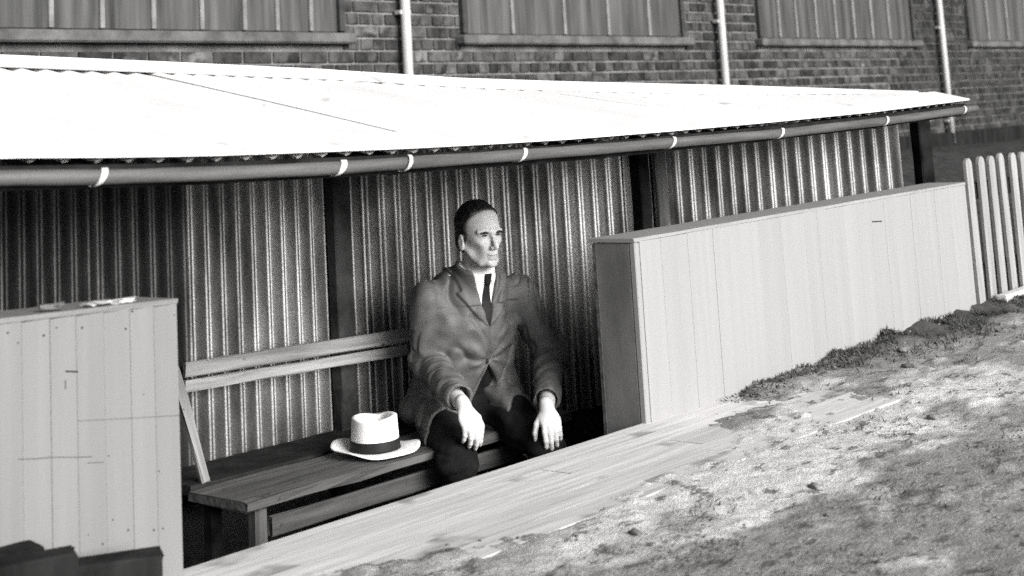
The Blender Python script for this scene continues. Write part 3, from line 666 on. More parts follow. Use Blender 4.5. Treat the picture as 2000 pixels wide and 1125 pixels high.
# ------------------------------------------------------------------ signed distance helpers for the person and the hat
def sd_eval(fn, lo, hi, h, margin=0.0):
    """sparse evaluation of a distance function on a grid, then surface nets"""
    lo = np.array(lo, float); n = np.ceil((np.array(hi) - lo) / h / 8).astype(int) * 8
    nb = n // 8; bi = np.stack(np.meshgrid(*[np.arange(k) for k in nb], indexing='ij'), -1).reshape(-1, 3)
    ctr = lo + (bi * 8 + 3.5) * h; d = fn(ctr)
    vol = np.repeat(np.repeat(np.repeat(d.reshape(nb).astype(np.float32), 8, 0), 8, 1), 8, 2)
    act = np.abs(d) < 8 * h * 0.87 * 1.7 + margin
    ba = bi[act]; off = np.stack(np.meshgrid(*[np.arange(8)] * 3, indexing='ij'), -1).reshape(-1, 3)
    for s in range(0, len(ba), 600):
        idx = (ba[s:s + 600, None, :] * 8 + off[None]).reshape(-1, 3)
        vol[idx[:, 0], idx[:, 1], idx[:, 2]] = fn(lo + idx * h)
    neg = vol < 0
    cnt = np.zeros(np.array(neg.shape) - 1, np.uint8)
    for c in range(8):
        cnt += neg[(c & 1):neg.shape[0] - 1 + (c & 1), (c >> 1 & 1):neg.shape[1] - 1 + (c >> 1 & 1), (c >> 2 & 1):neg.shape[2] - 1 + (c >> 2 & 1)]
    cells = np.argwhere((cnt > 0) & (cnt < 8)); vid = np.full(cnt.shape, -1, np.int64); vid[tuple(cells.T)] = np.arange(len(cells))
    acc = np.zeros((len(cells), 3)); num = np.zeros(len(cells))
    cor = [np.array([(c & 1), (c >> 1 & 1), (c >> 2 & 1)]) for c in range(8)]
    val = [vol[tuple((cells + c).T)] for c in cor]
    for a_ in range(8):
        for ax in range(3):
            if not (a_ >> ax) & 1:
                b_ = a_ | (1 << ax); va, vb = val[a_], val[b_]; x_ = (va < 0) != (vb < 0)
                t = np.where(x_, va / np.where(va - vb == 0, 1, va - vb), 0)
                pt = cor[a_][None] + t[:, None] * (cor[b_] - cor[a_])[None]
                acc[x_] += pt[x_]; num[x_] += 1
    verts = lo + (cells + acc / num[:, None]) * h
    quads = []
    for ax in range(3):
        o1, o2 = [(1, 2), (2, 0), (0, 1)][ax]
        sl_a = [slice(None)] * 3; sl_b = [slice(None)] * 3; sl_a[ax] = slice(0, -1); sl_b[ax] = slice(1, None)
        A = neg[tuple(sl_a)]; Bm = neg[tuple(sl_b)]; e = np.argwhere(A != Bm)
        ok = (e[:, o1] > 0) & (e[:, o2] > 0) & (e[:, o1] < cnt.shape[o1]) & (e[:, o2] < cnt.shape[o2]); e = e[ok]
        fl = A[tuple(e.T)]
        def vv(d1, d2):
            q = e.copy(); q[:, o1] -= d1; q[:, o2] -= d2; return vid[tuple(q.T)]
        Q = np.stack([vv(1, 1), vv(0, 1), vv(0, 0), vv(1, 0)], 1)
        Q[~fl] = Q[~fl][:, ::-1]; quads.append(Q)
    Q = np.concatenate(quads); Q = Q[(Q >= 0).all(1)]
    return verts, Q
def length(p): return np.sqrt((p * p).sum(1))
def cone(p, a, b, ra, rb, flat=None):
    """capsule with two radii"""
    a = np.array(a, float); b = np.array(b, float); pa = p - a; ba = b - a; t = np.clip(pa @ ba / (ba @ ba), 0, 1)
    return length(pa - t[:, None] * ba) - (ra + (rb - ra) * t)
def ell(p, c, r):
    r = np.array(r, float); q = (p - np.array(c, float)); k0 = length(q / r); k1 = length(q / (r * r)); return k0 * (k0 - 1) / np.maximum(k1, 1e-9)
def smin(a, b, k):
    h = np.clip(0.5 + 0.5 * (b - a) / k, 0, 1); return b + (a - b) * h - k * h * (1 - h)
def smax(a, b, k): return -smin(-a, -b, k)
def sub(a, b, k): return smax(a, -b, k)

# local frame of the seated man: a = forward, b = his left, z up
PB = np.array([3.98, 0.80, 0.0]); PF = np.array([-0.3817, -0.9243, 0.0]); PLft = np.array([0.9243, -0.3817, 0.0]); PZ = np.array([0, 0, 1.0])
def loc(u, v, a_):
    r = ray(u, v); s = (a_ - PF @ (CAM - PB)) / (PF @ r); p = CAM + s * r - PB; return np.array([PF @ p, PLft @ p, p[2]])
def to_world(v): return PB + np.outer(v[:, 0], PF) + np.outer(v[:, 1], PLft) + np.outer(v[:, 2], PZ)
HC = np.array([0.210, -0.010, 0.577]); hy = math.radians(7); hp = math.radians(-1)
HF = np.array([math.cos(hy) * math.cos(hp), math.sin(hy) * math.cos(hp), math.sin(hp)]); HL = np.array([-math.sin(hy), math.cos(hy), 0]); HU = np.cross(HF, HL)
HS = 0.885
def head_frame(p): q = (p - HC) / HS; return np.stack([q @ HF, q @ HL, q @ HU], 1)

JRS, JRE, JRW = loc(838, 585, 0.10), loc(836, 706, 0.06), loc(899, 778, 0.365)
JLS, JLE, JLW = loc(1010, 571, 0.10), loc(1076, 690, 0.13), loc(1067, 782, 0.375)
RK = np.array([0.375, -0.205, -0.105]); LK = np.array([0.385, 0.11, -0.112])
RH = np.array([0.0, -0.10, 0.01]); LH = np.array([0.0, 0.09, 0.01])
RF = np.array([0.36, -0.20, PIT_Z + 0.09]); LF = np.array([0.40, 0.12, PIT_Z + 0.09])

def cranium(q): return ell(q, (-0.012, 0, 0.034), (0.099, 0.0765, 0.090))
def head_sd(q):
    s = q.copy(); s[:, 1] = np.abs(s[:, 1])
    d = cranium(q)
    d = smin(d, ell(q, (0.028, 0, -0.030), (0.064, 0.0590, 0.090)), 0.03)
    d = smin(d, ell(q, (0.040, 0, -0.086), (0.050, 0.041, 0.036)), 0.028)          # jaw
    d = smin(d, cone(s, (0.0, 0.058, -0.052), (0.055, 0.034, -0.100), 0.012, 0.012), 0.024)   # jaw line
    d = smin(d, ell(q, (0.082, 0, -0.109), (0.014, 0.019, 0.014)), 0.020)          # chin
    d = smin(d, ell(s, (0.056, 0.043, -0.032), (0.020, 0.015, 0.016)), 0.030)      # cheekbones
    d = sub(d, ell(s, (0.066, 0.0605, -0.066), (0.028, 0.014, 0.026)), 0.030)       # hollow cheeks
    d = smin(d, cone(s, (0.0925, 0.008, 0.013), (0.074, 0.050, 0.011), 0.0095, 0.0075), 0.009)    # brow ridge
    d = sub(d, ell(s, (0.0985, 0.030, -0.005), (0.0185, 0.020, 0.0105)), 0.009)      # eye sockets
    d = smin(d, ell(s, (0.0748, 0.030, -0.009), (0.0115, 0.0160, 0.0115)), 0.006)  # lids
    d = smin(d, cone(q, (0.089, 0, 0.008), (0.1165, 0, -0.046), 0.0075, 0.0105), 0.009)         # nose
    d = smin(d, ell(s, (0.101, 0.0115, -0.0500), (0.012, 0.0075, 0.0080)), 0.006)
    d = sub(d, ell(s, (0.108, 0.0070, -0.0590), (0.007, 0.0042, 0.004)), 0.003)
    d = sub(d, cone(s, (0.099, 0.019, -0.050), (0.084, 0.034, -0.080), 0.0040, 0.0036), 0.005)  # smile folds
    d = smin(d, ell(q, (0.089, 0, -0.0725), (0.0120, 0.023, 0.0075)), 0.006)       # lips
    d = smin(d, ell(q, (0.0875, 0, -0.0880), (0.0115, 0.019, 0.0065)), 0.006)
    d = sub(d, cone(s, (0.1035, 0.0, -0.0800), (0.087, 0.027, -0.0790), 0.0034, 0.0024), 0.003)
    d = sub(d, ell(q, (0.098, 0, -0.0990), (0.008, 0.018, 0.005)), 0.008)
    e = ell(s, (-0.006, 0.0785, -0.028), (0.018, 0.0085, 0.032)); e = sub(e, ell(s, (0.002, 0.0885, -0.024), (0.010, 0.006, 0.018)), 0.004)
    d = smin(d, e, 0.006)                                                          # ears
    return d
def hand_sd(p, W, fwd, side, up, right):
    """W wrist, fwd along the fingers, side towards the thumb, up = back of the hand"""
    q = (p - W) / 0.87; q = np.stack([q @ fwd, q @ side, q @ up], 1)
    d = cone(q, (-0.02, 0, 0), (0.012, 0, 0.0), 0.0245, 0.0235)
    palm = ell(q, (0.052, -0.002, 0.004), (0.053, 0.0405, 0.0165)); d = smin(d, palm, 0.018)
    for k, (sy_, kx, ln, dr) in enumerate(((0.029, 0.088, 0.064, 0.00), (0.0095, 0.093, 0.072, 0.002), (-0.0105, 0.090, 0.066, 0.002), (-0.0290, 0.081, 0.052, -0.003))):
        r0 = 0.0098 - 0.0006 * (k == 3)
        k0 = np.array([kx - 0.022, sy_ * 0.9, 0.008 + dr]); k1 = np.array([kx, sy_, 0.005 + dr]); c1 = (0.36, 0.42, 0.52, 0.62)[k]; c2 = c1 + 0.42; c3 = c2 + 0.3
        k2 = k1 + ln * 0.46 * np.array([math.cos(c1), (sy_ > 0) * 0.05 - 0.02, -math.sin(c1)])
        k3 = k2 + ln * 0.32 * np.array([math.cos(c2), 0, -math.sin(c2)])
        k4 = k3 + ln * 0.24 * np.array([math.cos(c3), 0, -math.sin(c3)])
        fd = cone(q, k0, k1, r0, r0 + 0.0006); fd = smin(fd, cone(q, k1, k2, r0 + 0.0004, r0 - 0.0006), 0.004)
        fd = smin(fd, cone(q, k2, k3, r0 - 0.0002, r0 - 0.0014), 0.003); fd = smin(fd, cone(q, k3, k4, r0 - 0.0012, r0 - 0.0024), 0.003)
        d = smin(d, fd, 0.0045)
    t0 = np.array([0.020, 0.024, -0.004]); t1 = np.array([0.046, 0.048, -0.012]); t2 = np.array([0.074, 0.060, -0.026]); t3 = np.array([0.094, 0.060, -0.042])
    td = cone(q, t0, t1, 0.0145, 0.0125); td = smin(td, cone(q, t1, t2, 0.0118, 0.0102), 0.004); td = smin(td, cone(q, t2, t3, 0.0100, 0.0082), 0.004)
    return smin(d, td, 0.008) * 0.87
def nrm(v): v = np.array(v, float); return v / np.linalg.norm(v)
def frame(fwd, up):
    f_ = nrm(fwd); u_ = nrm(np.array(up) - f_ * (np.array(up) @ f_)); return f_, u_
RWp = loc(906, 794, 0.395); LWp = loc(1068, 798, 0.405)
rf, ru = frame(loc(930, 862, 0.455) - RWp, (0.75, 0.05, 0.65)); lf, lu = frame(loc(1082, 860, 0.455) - LWp, (0.72, -0.30, 0.62))
rs = np.cross(ru, rf); ls = np.cross(ru, rf)
# thumb side: the right hand's thumb points to his left (+b), the left hand's to his right (-b)
rs = np.cross(rf, ru); rs = rs if rs[1] > 0 else -rs
ls = np.cross(lf, lu); ls = ls if ls[1] < 0 else -ls
def torso_core(p):
    d = cone(p * np.array([1.15, 0.85, 1]), np.array([0.0, 0, 0.06]) * np.array([1.15, 0.85, 1]), np.array([0.10, 0, 0.30]) * np.array([1.15, 0.85, 1]), 0.128, 0.125)
    d = smin(d, cone(p, (0.10, -0.12, 0.350), (0.10, 0.12, 0.345), 0.050, 0.050), 0.06)
    return d
def body_sd(p):
    d = head_sd(head_frame(p)) * HS
    d = smin(d, cone(p, (0.200, -0.010, 0.52), (0.125, 0, 0.385), 0.0475, 0.058), 0.020)
    d = smin(d, torso_core(p) + 0.02, 0.03)
    for S, E_, Wr in ((JRS, JRE, RWp), (JLS, JLE, LWp)):
        d = smin(d, cone(p, S, E_, 0.044, 0.037), 0.02); d = smin(d, cone(p, E_, Wr, 0.036, 0.0245), 0.012)
    d = smin(d, hand_sd(p, RWp, rf, rs, ru, True), 0.006); d = smin(d, hand_sd(p, LWp, lf, ls, lu, False), 0.006)
    for H_, K_, F_ in ((RH, RK, RF), (LH, LK, LF)):
        d = smin(d, cone(p, H_, K_ - np.array([0.01, 0, 0.02]), 0.078, 0.048), 0.03); d = smin(d, cone(p, K_ - np.array([0.01, 0, 0.02]), F_, 0.047, 0.034), 0.02)
        d = smin(d, cone(p, F_, F_ + np.array([0.10, 0, -0.055]), 0.032, 0.025), 0.02)
    return d

man = tag(empty('person', (float(PB[0]), float(PB[1]), PIT_Z)), 'man in grey coat, white shirt and dark tie seated with hands on knees', 'person')
def sd_obj(name, fn, lo, hi, h, m_, parent, margin=0.0, relax=0, origin=None):
    v, q_ = sd_eval(fn, lo, hi, h, margin)
    if relax:
        e = np.concatenate([q_[:, [0, 1]], q_[:, [1, 2]], q_[:, [2, 3]], q_[:, [3, 0]]])
        for _ in range(relax):
            s = np.zeros_like(v); c = np.zeros(len(v)); np.add.at(s, e[:, 0], v[e[:, 1]]); np.add.at(c, e[:, 0], 1); np.add.at(s, e[:, 1], v[e[:, 0]]); np.add.at(c, e[:, 1], 1)
            v = v * 0.5 + 0.5 * s / c[:, None]
    W_ = to_world(v); o0 = np.array(origin if origin is not None else wloc(parent))
    me = bpy.data.meshes.new(name); me.from_pydata((W_ - o0).tolist(), [], q_.tolist()); smooth(me)
    return link_mesh(name, me, m_, parent, tuple(o0))
body = sd_obj('body', body_sd, (-0.20, -0.36, PIT_Z), (0.62, 0.40, 0.72), 0.0032, m_skin, man, relax=1)
bv = np.empty(len(body.data.vertices) * 3); body.data.vertices.foreach_get('co', bv); bv = bv.reshape(-1, 3) + np.array(wloc(man)) - PB
bl_ = np.stack([bv @ PF, bv @ PLft, bv[:, 2]], 1); q = head_frame(bl_); ay = np.abs(q[:, 1])
tone = np.ones(len(q)); hd = (q[:, 2] > -0.14) & (length(q) < 0.17)
hl_ = np.interp(q[:, 2], [-0.09, -0.045, -0.020, 0.0, 0.03, 0.055, 0.080, 0.098, 0.112, 0.13], [-0.045, -0.030, 0.012, 0.020, 0.018, 0.026, 0.052, 0.073, 0.084, 0.088])
tone -= 0.75 * np.clip(1 - (q[:, 0] - hl_) / 0.013, 0, 1) * (q[:, 2] > -0.05) * hd * (ay < 0.079)      # cropped hair at the hairline
tone -= 0.30 * sstep(-0.055, -0.075, q[:, 2]) * sstep(-0.02, 0.02, q[:, 0]) * hd if False else 0
tone -= 0.15 * np.clip((-0.062 - q[:, 2]) / 0.02, 0, 1) * hd * (q[:, 0] > -0.01)                      # shaved beard shadow
tone -= 0.25 * np.exp(-((q[:, 2] + 0.080) / 0.009) ** 2) * (ay < 0.024) * (q[:, 0] > 0.07) * hd       # lips
tone -= 0.38 * np.exp(-(((ay - 0.030) / 0.020) ** 2 + ((q[:, 2] + 0.003) / 0.010) ** 2)) * (q[:, 0] > 0.04) * hd
tone -= 0.10 * np.clip(vnoise(q * 70, 3), 0, 1) * hd
ta = body.data.attributes.new('tone', 'FLOAT', 'POINT'); ta.data.foreach_set('value', np.clip(tone, 0.05, 1).astype(np.float32))
_t = m_skin.node_tree; _b = _t.nodes['Principled BSDF']; _l = _b.inputs['Base Color'].links[0].from_socket
_a = _t.nodes.new('ShaderNodeAttribute'); _a.attribute_name = 'tone'; _m = _t.nodes.new('ShaderNodeMix'); _m.data_type = 'RGBA'; _m.blend_type = 'MULTIPLY'; _m.inputs['Factor'].default_value = 1.0
_t.links.new(_l, _m.inputs['A']); _t.links.new(_a.outputs['Color'], _m.inputs['B']); _t.links.new(_m.outputs['Result'], _b.inputs['Base Color'])

# hair
def hair_sd(p):
    q = head_frame(p); ay = np.abs(q[:, 1]); x_, z_ = q[:, 0], q[:, 2]
    d = smin(cranium(q) - 0.0042, ell(q, (-0.045, 0, -0.03), (0.060, 0.066, 0.05)) - 0.003, 0.02)
    d = d + 0.0010 * np.sin(x_ * 130 + q[:, 1] * 260 + 3 * np.sin(z_ * 60)) + 0.002 * vnoise(q * 60.0, 5)
    hl = np.interp(z_, [-0.09, -0.045, -0.020, 0.0, 0.03, 0.055, 0.080, 0.098, 0.112, 0.13], [-0.045, -0.030, 0.012, 0.020, 0.018, 0.026, 0.052, 0.073, 0.084, 0.088])
    hl = hl + 0.005 * vnoise(q * 110.0, 9) + 0.003 * vnoise(q * 240.0, 19) - 0.010 * np.exp(-((ay - 0.045) / 0.016) ** 2) * (z_ > 0.06)
    d = smax(d, x_ - hl, 0.008)
    d = smax(d, -(z_ + 0.075), 0.008)
    return smax(d, -(ell(np.stack([x_, ay, z_], 1), (-0.006, 0.0795, -0.030), (0.022, 0.02, 0.036))), 0.004)
hlo, hhi = HC - 0.145, HC + 0.145
sd_obj('hair', hair_sd, hlo, hhi, 0.003, m_hair, man, margin=0.004, relax=1)
def at_head(x_, y_, z_): return HC + (HF * x_ + HL * y_ + HU * z_) * HS
def small_ell(name, c, r, m_, rot=0.0):
    def fn(p):
        q = head_frame(p) - np.array(c); cr_, sr_ = math.cos(rot), math.sin(rot)
        q = np.stack([q[:, 0], q[:, 1] * cr_ + q[:, 2] * sr_, -q[:, 1] * sr_ + q[:, 2] * cr_], 1); q[:, 0] += 9.0 * q[:, 1] ** 2 * (1 if c[1] else 0) * 0.6
        return ell(q, (0, 0, 0), r)
    cc = at_head(*c); return sd_obj(name, fn, cc - 0.035, cc + 0.035, 0.0016, m_, man)
for s_ in (-1, 1):
    small_ell('eyebrow', (0.0915, s_ * 0.030, 0.0078), (0.0065, 0.0180, 0.0048), m_hair, s_ * -0.03)
    small_ell('eye', (0.0848, s_ * 0.030, -0.0030), (0.0040, 0.0120, 0.0036), m_eye)

# clothes
def fold(p, seed, amp, sc):
    return amp * vnoise(p * np.array(sc) + seed * 5.7, seed)
def trousers_sd(p):
    d = ell(p, (-0.01, 0, -0.005), (0.14, 0.19, 0.082))
    for s_, (H_, K_, F_) in enumerate(((RH, RK, RF), (LH, LK, LF))):
        t = cone(p, H_, K_ - np.array([0.0, 0, 0.010]), 0.094, 0.060); t = smin(t, cone(p, K_ - np.array([0.0, 0, 0.010]), F_ + np.array([0, 0, 0.02]), 0.060, 0.054), 0.03)
        d = smin(d, t, 0.03)
    d = d + fold(p, 4, 0.008, (13, 18, 16)) + fold(p, 6, 0.004, (30, 30, 34)) + 0.006 * np.clip(1 - 4 * np.abs(vnoise(p * np.array((9, 14, 22)) + 3.3, 44)), 0, 1)
    return smax(d, -(p[:, 2] - (PIT_Z + 0.075)), 0.004)
def crease(p, seed, amp, sc, w_=4.0):
    return amp * np.clip(1 - np.abs(vnoise(p * np.array(sc) + seed * 3.1, seed)) * w_, 0, 1)
def rotx(t): c_, s_ = math.cos(t), math.sin(t); return np.array([[1, 0, 0], [0, c_, s_], [0, -s_, c_]])
CR1, CR2 = rotx(0.45), rotx(-0.65)
def coat_base(p):
    d = cone(p * np.array([1.10, 0.80, 1]), np.array([-0.005, 0, 0.04]) * np.array([1.10, 0.80, 1]), np.array([0.085, 0, 0.285]) * np.array([1.10, 0.80, 1]), 0.148, 0.140)
    d = smin(d, np.minimum(cone(p, (0.10, 0, 0.385), (0.085, -0.140, 0.352), 0.064, 0.060), cone(p, (0.10, 0, 0.385), (0.085, 0.142, 0.345), 0.064, 0.060)), 0.05)
    d = smin(d, cone(p, (0.115, -0.06, 0.40), (0.115, 0.06, 0.40), 0.062, 0.062), 0.04)
    return d
def sleeve(p, S, E_, W_, sd):
    ax = nrm(W_ - E_); d = cone(p, S, E_, 0.067, 0.058); d = smin(d, cone(p, E_, W_, 0.058, 0.044), 0.022)
    t1 = (p - S) @ nrm(E_ - S); t2 = (p - E_) @ ax; tl = np.linalg.norm(W_ - E_)
    n1 = vnoise(np.stack([t1 * 26 + p[:, 1] * 20, p[:, 0] * 11, p[:, 1] * 11], 1) + sd, 3 + sd)
    n2 = vnoise(np.stack([t2 * 34 + p[:, 1] * 18 * (1 if sd else -1), p[:, 2] * 9, p[:, 1] * 9], 1) + sd * 3, 13 + sd)
    near = np.exp(-((p - E_) ** 2).sum(1) / 0.010)
    n3 = vnoise(np.stack([t1 * 9 + p[:, 1] * 34, p[:, 0] * 24, t2 * 12], 1) + sd * 7, 23 + sd)
    bl = np.clip((t2 + 0.02) / 0.05, 0, 1)
    d = d + (0.0050 + 0.009 * near) * n1 * (1 - bl) + (0.0050 + 0.006 * near) * n2 * bl + 0.0045 * n3 + 0.010 * np.clip(1 - np.abs(n2) * 4, 0, 1) * (0.5 + near) * bl + 0.010 * np.clip(1 - np.abs(n3) * 4.5, 0, 1) * (1 - bl)
    cuff = t2 - (tl - 0.004)
    d = smax(d, cuff, 0.004)
    hollow = np.maximum(cone(p, E_, W_ + ax * 0.05, 0.030, 0.036), -(t2 - (tl - 0.05)))
    return smax(d, -hollow, 0.003)
NK0, NK1 = np.array([0.200, -0.010, 0.52]), np.array([0.125, 0.0, 0.385])
def vee(p):
    """negative inside the V of the open collar (seen from the front)"""
    b, z = p[:, 1] - 0.012, p[:, 2]; top, ap = 0.460, 0.262
    wdt = np.clip((z - ap) / (top - ap), 0, 1.3) * 0.062
    return np.where(z < ap, np.hypot(b, z - ap), np.abs(b) - wdt)
def coat_sd(p):
    d0 = coat_base(p); b, z, a_ = p[:, 1], p[:, 2], p[:, 0]
    v = vee(p); fr = a_ > 0.06
    # lapels and collar: a thicker layer beside the opening
    bb = np.abs(b - 0.012); lw = np.interp(z, [0.262, 0.30, 0.36, 0.385, 0.392, 0.43, 0.50], [0.0, 0.030, 0.056, 0.066, 0.048, 0.046, 0.046])
    lap = np.where(fr, np.clip((lw - v) / 0.003, 0, 1) * np.clip((z - 0.262) / 0.006, 0, 1), np.clip((z - 0.415) / 0.004, 0, 1))
    d = d0 - 0.0085 * lap
    d = d + fold(p, 2, 0.008, (9, 24, 8)) + fold(p, 5, 0.0055, (20, 22, 28)) * (z < 0.32)
    d = d + crease(p @ CR1, 31, 0.0085, (8, 13, 5), 5.0) + crease(p @ CR2, 37, 0.0080, (7, 13, 7), 5.5) * (z < 0.34)
    d = d - 0.0035 * np.clip(np.minimum(np.minimum(b - 0.062, 0.128 - b), np.minimum(z - 0.185, 0.275 - z)) / 0.002, 0, 1) * fr      # chest pocket
    # creases pulled towards the button
    ang = np.arctan2(z - 0.155, b - 0.02); rr = np.hypot(z - 0.155, b - 0.02); d = d + np.where(fr, 0.0045 * np.sin(ang * 9) * np.exp(-((rr - 0.07) / 0.06) ** 2), 0)
    # overlap edge of the fronts
    d = d - 0.004 * np.clip((0.018 - b) / 0.003, 0, 1) * fr * (z < 0.27) * np.clip((b + 0.09) / 0.06, 0, 1)
    d = np.where(fr, smax(d, -(np.maximum(v, -(d0 + 0.030))), 0.003), d)
    # neck hole
    cb = smax(smax(cone(p, NK0, NK1, 0.068, 0.082), z - (0.488 - 0.40 * np.clip(a_ - 0.13, 0, 0.2)), 0.006), np.where(fr, -(v + 0.002), -1.0), 0.003)   # standing collar
    d = smin(d, cb, 0.012)
    d = smax(d, -np.maximum(cone(p, NK1 + np.array([0.0, 0, 0.01]), NK0 + np.array([0.02, 0, 0.06]), 0.0655, 0.056), -(z - 0.40)), 0.003)
    # fronts part below the button
    pz = 0.140 - z; gap = np.abs(b - 0.02 - pz * 0.15) - np.clip(pz, 0, 1) * 0.55
    d = np.where(fr, smax(d, -np.maximum(gap, -pz), 0.006), d)
    # skirts: spread on the seat
    sk = np.minimum(ell(p, (-0.01, 0.0, -0.01), (0.165, 0.232, 0.085)), smax(trousers_sd(p) - 0.011, a_ - 0.215 - 0.02 * np.sin(b * 40), 0.004)); sk = sk + fold(p, 8, 0.007, (14, 24, 5)) + crease(p, 41, 0.006, (10, 22, 6)); sk = smax(sk, -(z + 0.082), 0.005); sk = np.where(a_ > 0.04, smax(sk, -(np.abs(b + 0.02) - 0.030 - 0.22 * np.clip(a_ - 0.05, 0, 1)), 0.008), sk)
    d = smin(d, sk, 0.04)
    d = smin(d, sleeve(p, JRS, JRE, JRW, 0), 0.014); d = smin(d, sleeve(p, JLS, JLE, JLW, 1), 0.014)
    hollow = coat_base(p) + 0.030
    return d
coat = sd_obj('coat', coat_sd, (-0.24, -0.34, -0.10), (0.46, 0.38, 0.52), 0.0036, m_coat, man, margin=0.012, relax=1)
def chest_sd(p): return smin(coat_base(p) + 0.012, cone(p, NK0, NK1, 0.0525, 0.0640), 0.030)
def shirt_sd(p):
    c = chest_sd(p); a_, b, z = p[:, 0], p[:, 1], p[:, 2]
    top = 0.482 - 0.60 * np.clip(a_ - 0.150, 0, 0.2)                       # collar edge, lower in front
    d = smax(c + 0.012 * np.clip((0.34 - z) / 0.06, 0, 1), z - top, 0.003); d = smax(d, np.where(z < 0.40, vee(p) - 0.012, -1.0), 0.003); d = smax(d, np.abs(b - 0.005) - 0.072, 0.003); d = smax(d, 0.282 - z, 0.003); d = smax(d, 0.02 - a_, 0.003)
    bb = np.abs(b - 0.004)                                                   # collar wings folded over, two points
    lowz = np.interp(bb, [0.0, 0.010, 0.040, 0.060, 0.1], [0.446, 0.438, 0.398, 0.43, 0.44])
    wing = np.maximum(np.maximum(c - 0.0055, -(c + 0.004)), np.maximum(np.maximum(z - top, lowz - z), np.maximum(0.007 - bb - 0.4 * (0.45 - z) , 0.02 - a_)))
    return smin(d, wing, 0.002)
sd_obj('shirt', shirt_sd, (0.0, -0.13, 0.18), (0.30, 0.14, 0.53), 0.0028, m_shirt, man, margin=0.01, relax=1)
def tie_sd(p):
    z = p[:, 2]; b = p[:, 1] - 0.014; wdt = np.interp(z, [0.20, 0.402, 0.408, 0.442], [0.034, 0.0120, 0.0125, 0.0165])
    d = chest_sd(p) - 0.004 - 0.006 * np.clip((z - 0.402) / 0.005, 0, 1) * np.clip((0.017 - np.abs(b)) / 0.01, 0, 1); d = np.maximum(d, np.abs(b) - wdt); d = np.maximum(d, z - 0.442); d = np.maximum(d, 0.25 - z)
    return np.maximum(np.maximum(d, 0.10 - p[:, 0]), vee(p) - 0.004)
sd_obj('tie', tie_sd, (0.06, -0.06, 0.22), (0.30, 0.08, 0.47), 0.0026, m_black, man, margin=0.01, relax=2)
def vest_sd(p):
    d = torso_core(p) + 0.004; return smax(smax(d, p[:, 2] - 0.26, 0.004), -(p[:, 2] + 0.05), 0.004)
sd_obj('waistcoat', vest_sd, (-0.16, -0.20, -0.08), (0.28, 0.20, 0.28), 0.005, m_trouser, man)
sd_obj('trousers', trousers_sd, (-0.20, -0.32, PIT_Z), (0.54, 0.24, 0.14), 0.0045, m_trouser, man, margin=0.01, relax=1)
for F_ in (RF, LF):
    def shoe_sd(p, F_=F_):
        d = cone(p, F_ + np.array([-0.02, 0, -0.035]), F_ + np.array([0.13, 0, -0.052]), 0.047, 0.036); d = smin(d, cone(p, F_ + np.array([-0.01, 0, 0.02]), F_ + np.array([0.0, 0, -0.03]), 0.046, 0.044), 0.03)
        return smax(d, (PIT_Z + 0.002) - p[:, 2], 0.004)
    sd_obj('shoe', shoe_sd, F_ + np.array([-0.1, -0.08, -0.10]), F_ + np.array([0.2, 0.08, 0.10]), 0.005, m_leather, man)
def button_at(u, v, a_):
    c = loc(u, v, a_)
    for _ in range(12): c = c - np.array([1.0, 0, 0]) * float(coat_sd(c[None])[0]) * 0.8
    sd_obj('button', lambda p, c=c: ell(p, c, (0.005, 0.010, 0.010)), c - 0.016, c + 0.016, 0.002, m_black, coat, origin=tuple(wloc(coat)))
button_at(957, 707, 0.20)

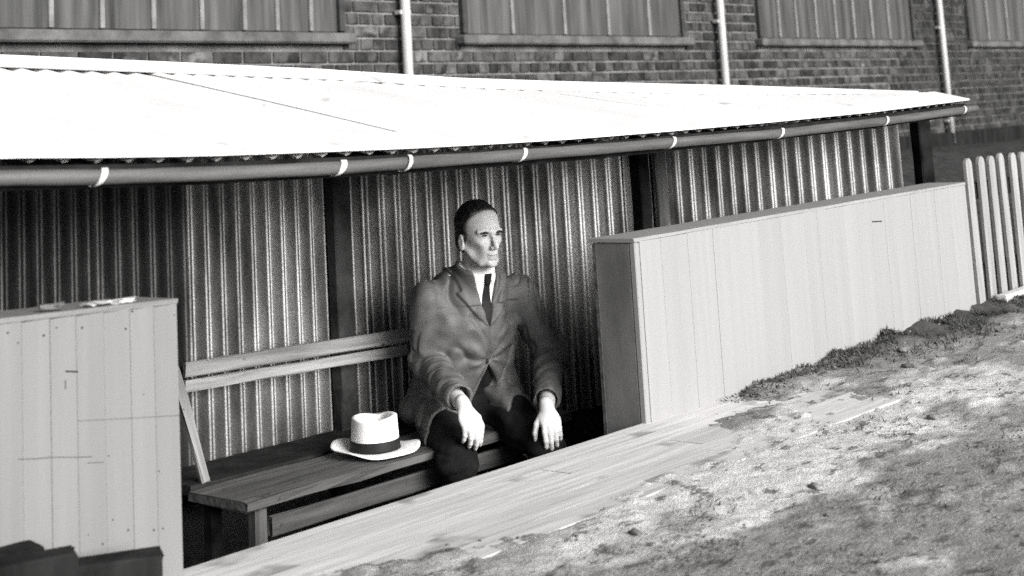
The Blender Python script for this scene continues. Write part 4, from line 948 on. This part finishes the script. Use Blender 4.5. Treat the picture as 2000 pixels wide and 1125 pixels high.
# ------------------------------------------------------------------ hat on the bench
hatc = on_z(734, 884, SZ + 0.004); hz0 = SZ + 0.004
hat = tag(empty('hat', (float(hatc[0]), float(hatc[1]), SZ)), 'white straw hat with black band lying on the bench beside the man', 'hat')
uax = np.array([0.637, -0.77]); vax = np.array([0.77, 0.637])          # long axis about across the view
def hat_pts(fn, nu, nv):
    return [fn(2 * math.pi * i / nu, j / (nv - 1)) for i in range(nu) for j in range(nv)]
def hat_mesh(name, fn, nu, nv, th, m_, parent):
    P_ = np.array(hat_pts(fn, nu, nv)); W_ = np.stack([P_[:, 0] * uax[0] + P_[:, 1] * vax[0], P_[:, 0] * uax[1] + P_[:, 1] * vax[1], P_[:, 2]], 1)
    ff = []
    for i in range(nu):
        for j in range(nv - 1): ff.append((i * nv + j, ((i + 1) % nu) * nv + j, ((i + 1) % nu) * nv + j + 1, i * nv + j + 1))
    me = mesh_from(name, W_, ff, True); bm = bmesh.new(); bm.from_mesh(me); bmesh.ops.remove_doubles(bm, verts=bm.verts, dist=1e-5); bmesh.ops.recalc_face_normals(bm, faces=bm.faces)
    if th: bmesh.ops.solidify(bm, geom=list(bm.faces), thickness=th)
    for f in bm.faces: f.smooth = True
    bm.to_mesh(me); bm.free()
    return link_mesh(name, me, m_, parent, (float(hatc[0]), float(hatc[1]), hz0))
CA, CB, CHt = 0.078, 0.090, 0.104
def brim_z(th_, r):
    c_ = math.cos(th_)
    return 0.010 + r * (0.004 * math.sin(3 * th_ + 1) + 0.003 * math.sin(5 * th_) + 0.010 * c_ * c_ + 0.014 * max(0, -c_) * r + 0.004 * math.sin(th_)) - 0.006 * r * max(0, c_) * r
def crown_fn(th_, t):
    c_, s_ = math.cos(th_), math.sin(th_)
    if t < 0.6:
        k = t / 0.6; sc = 1 - 0.07 * k; z = 0.010 + CHt * k; r = sc
        z -= 0.007 * k * k * math.exp(-((CA * c_ * r + 0.004) / 0.026) ** 2)
        return (CA * c_ * r, CB * s_ * r, z)
    k = (t - 0.6) / 0.4; r = 0.93 * (1 - k) + 0.0 * k; x_ = CA * c_ * r; y_ = CB * s_ * r
    rim = math.sin(min(1, k / 0.25) * math.pi / 2) * 0.008 if k < 0.25 else 0.008
    dip = 0.040 * math.exp(-(((x_ + 0.004) / 0.030) ** 2)) * min(1, k / 0.22) + 0.012 * min(1, k / 0.4)
    front = max(0, -s_) ** 2 * 0.016 * (1 - k)
    return (x_, y_, 0.010 + CHt + rim - dip - 0.007 * math.exp(-((x_ + 0.004) / 0.026) ** 2) * (1 - min(1, k / 0.22)))
hat_mesh('crown', crown_fn, 72, 28, 0, m_hat, hat)
def brim_fn(th_, t):
    c_, s_ = math.cos(th_), math.sin(th_); r = 0.97 + t * (0.74 if abs(c_) > 0 else 0.7); ra = CA * r + 0.010 * t * abs(c_); rb = CB * (0.97 + t * 0.50)
    return (ra * c_, rb * s_, brim_z(th_, t))
hat_mesh('brim', brim_fn, 72, 8, 0.003, m_hat, hat)
def band_fn(th_, t):
    c_, s_ = math.cos(th_), math.sin(th_); k = t * 0.30; r = 1 - 0.07 * k
    return ((CA * r + 0.0018) * c_, (CB * r + 0.0018) * s_, 0.011 + 0.034 * t)
hat_mesh('band', band_fn, 72, 5, 0.001, m_black, hat)
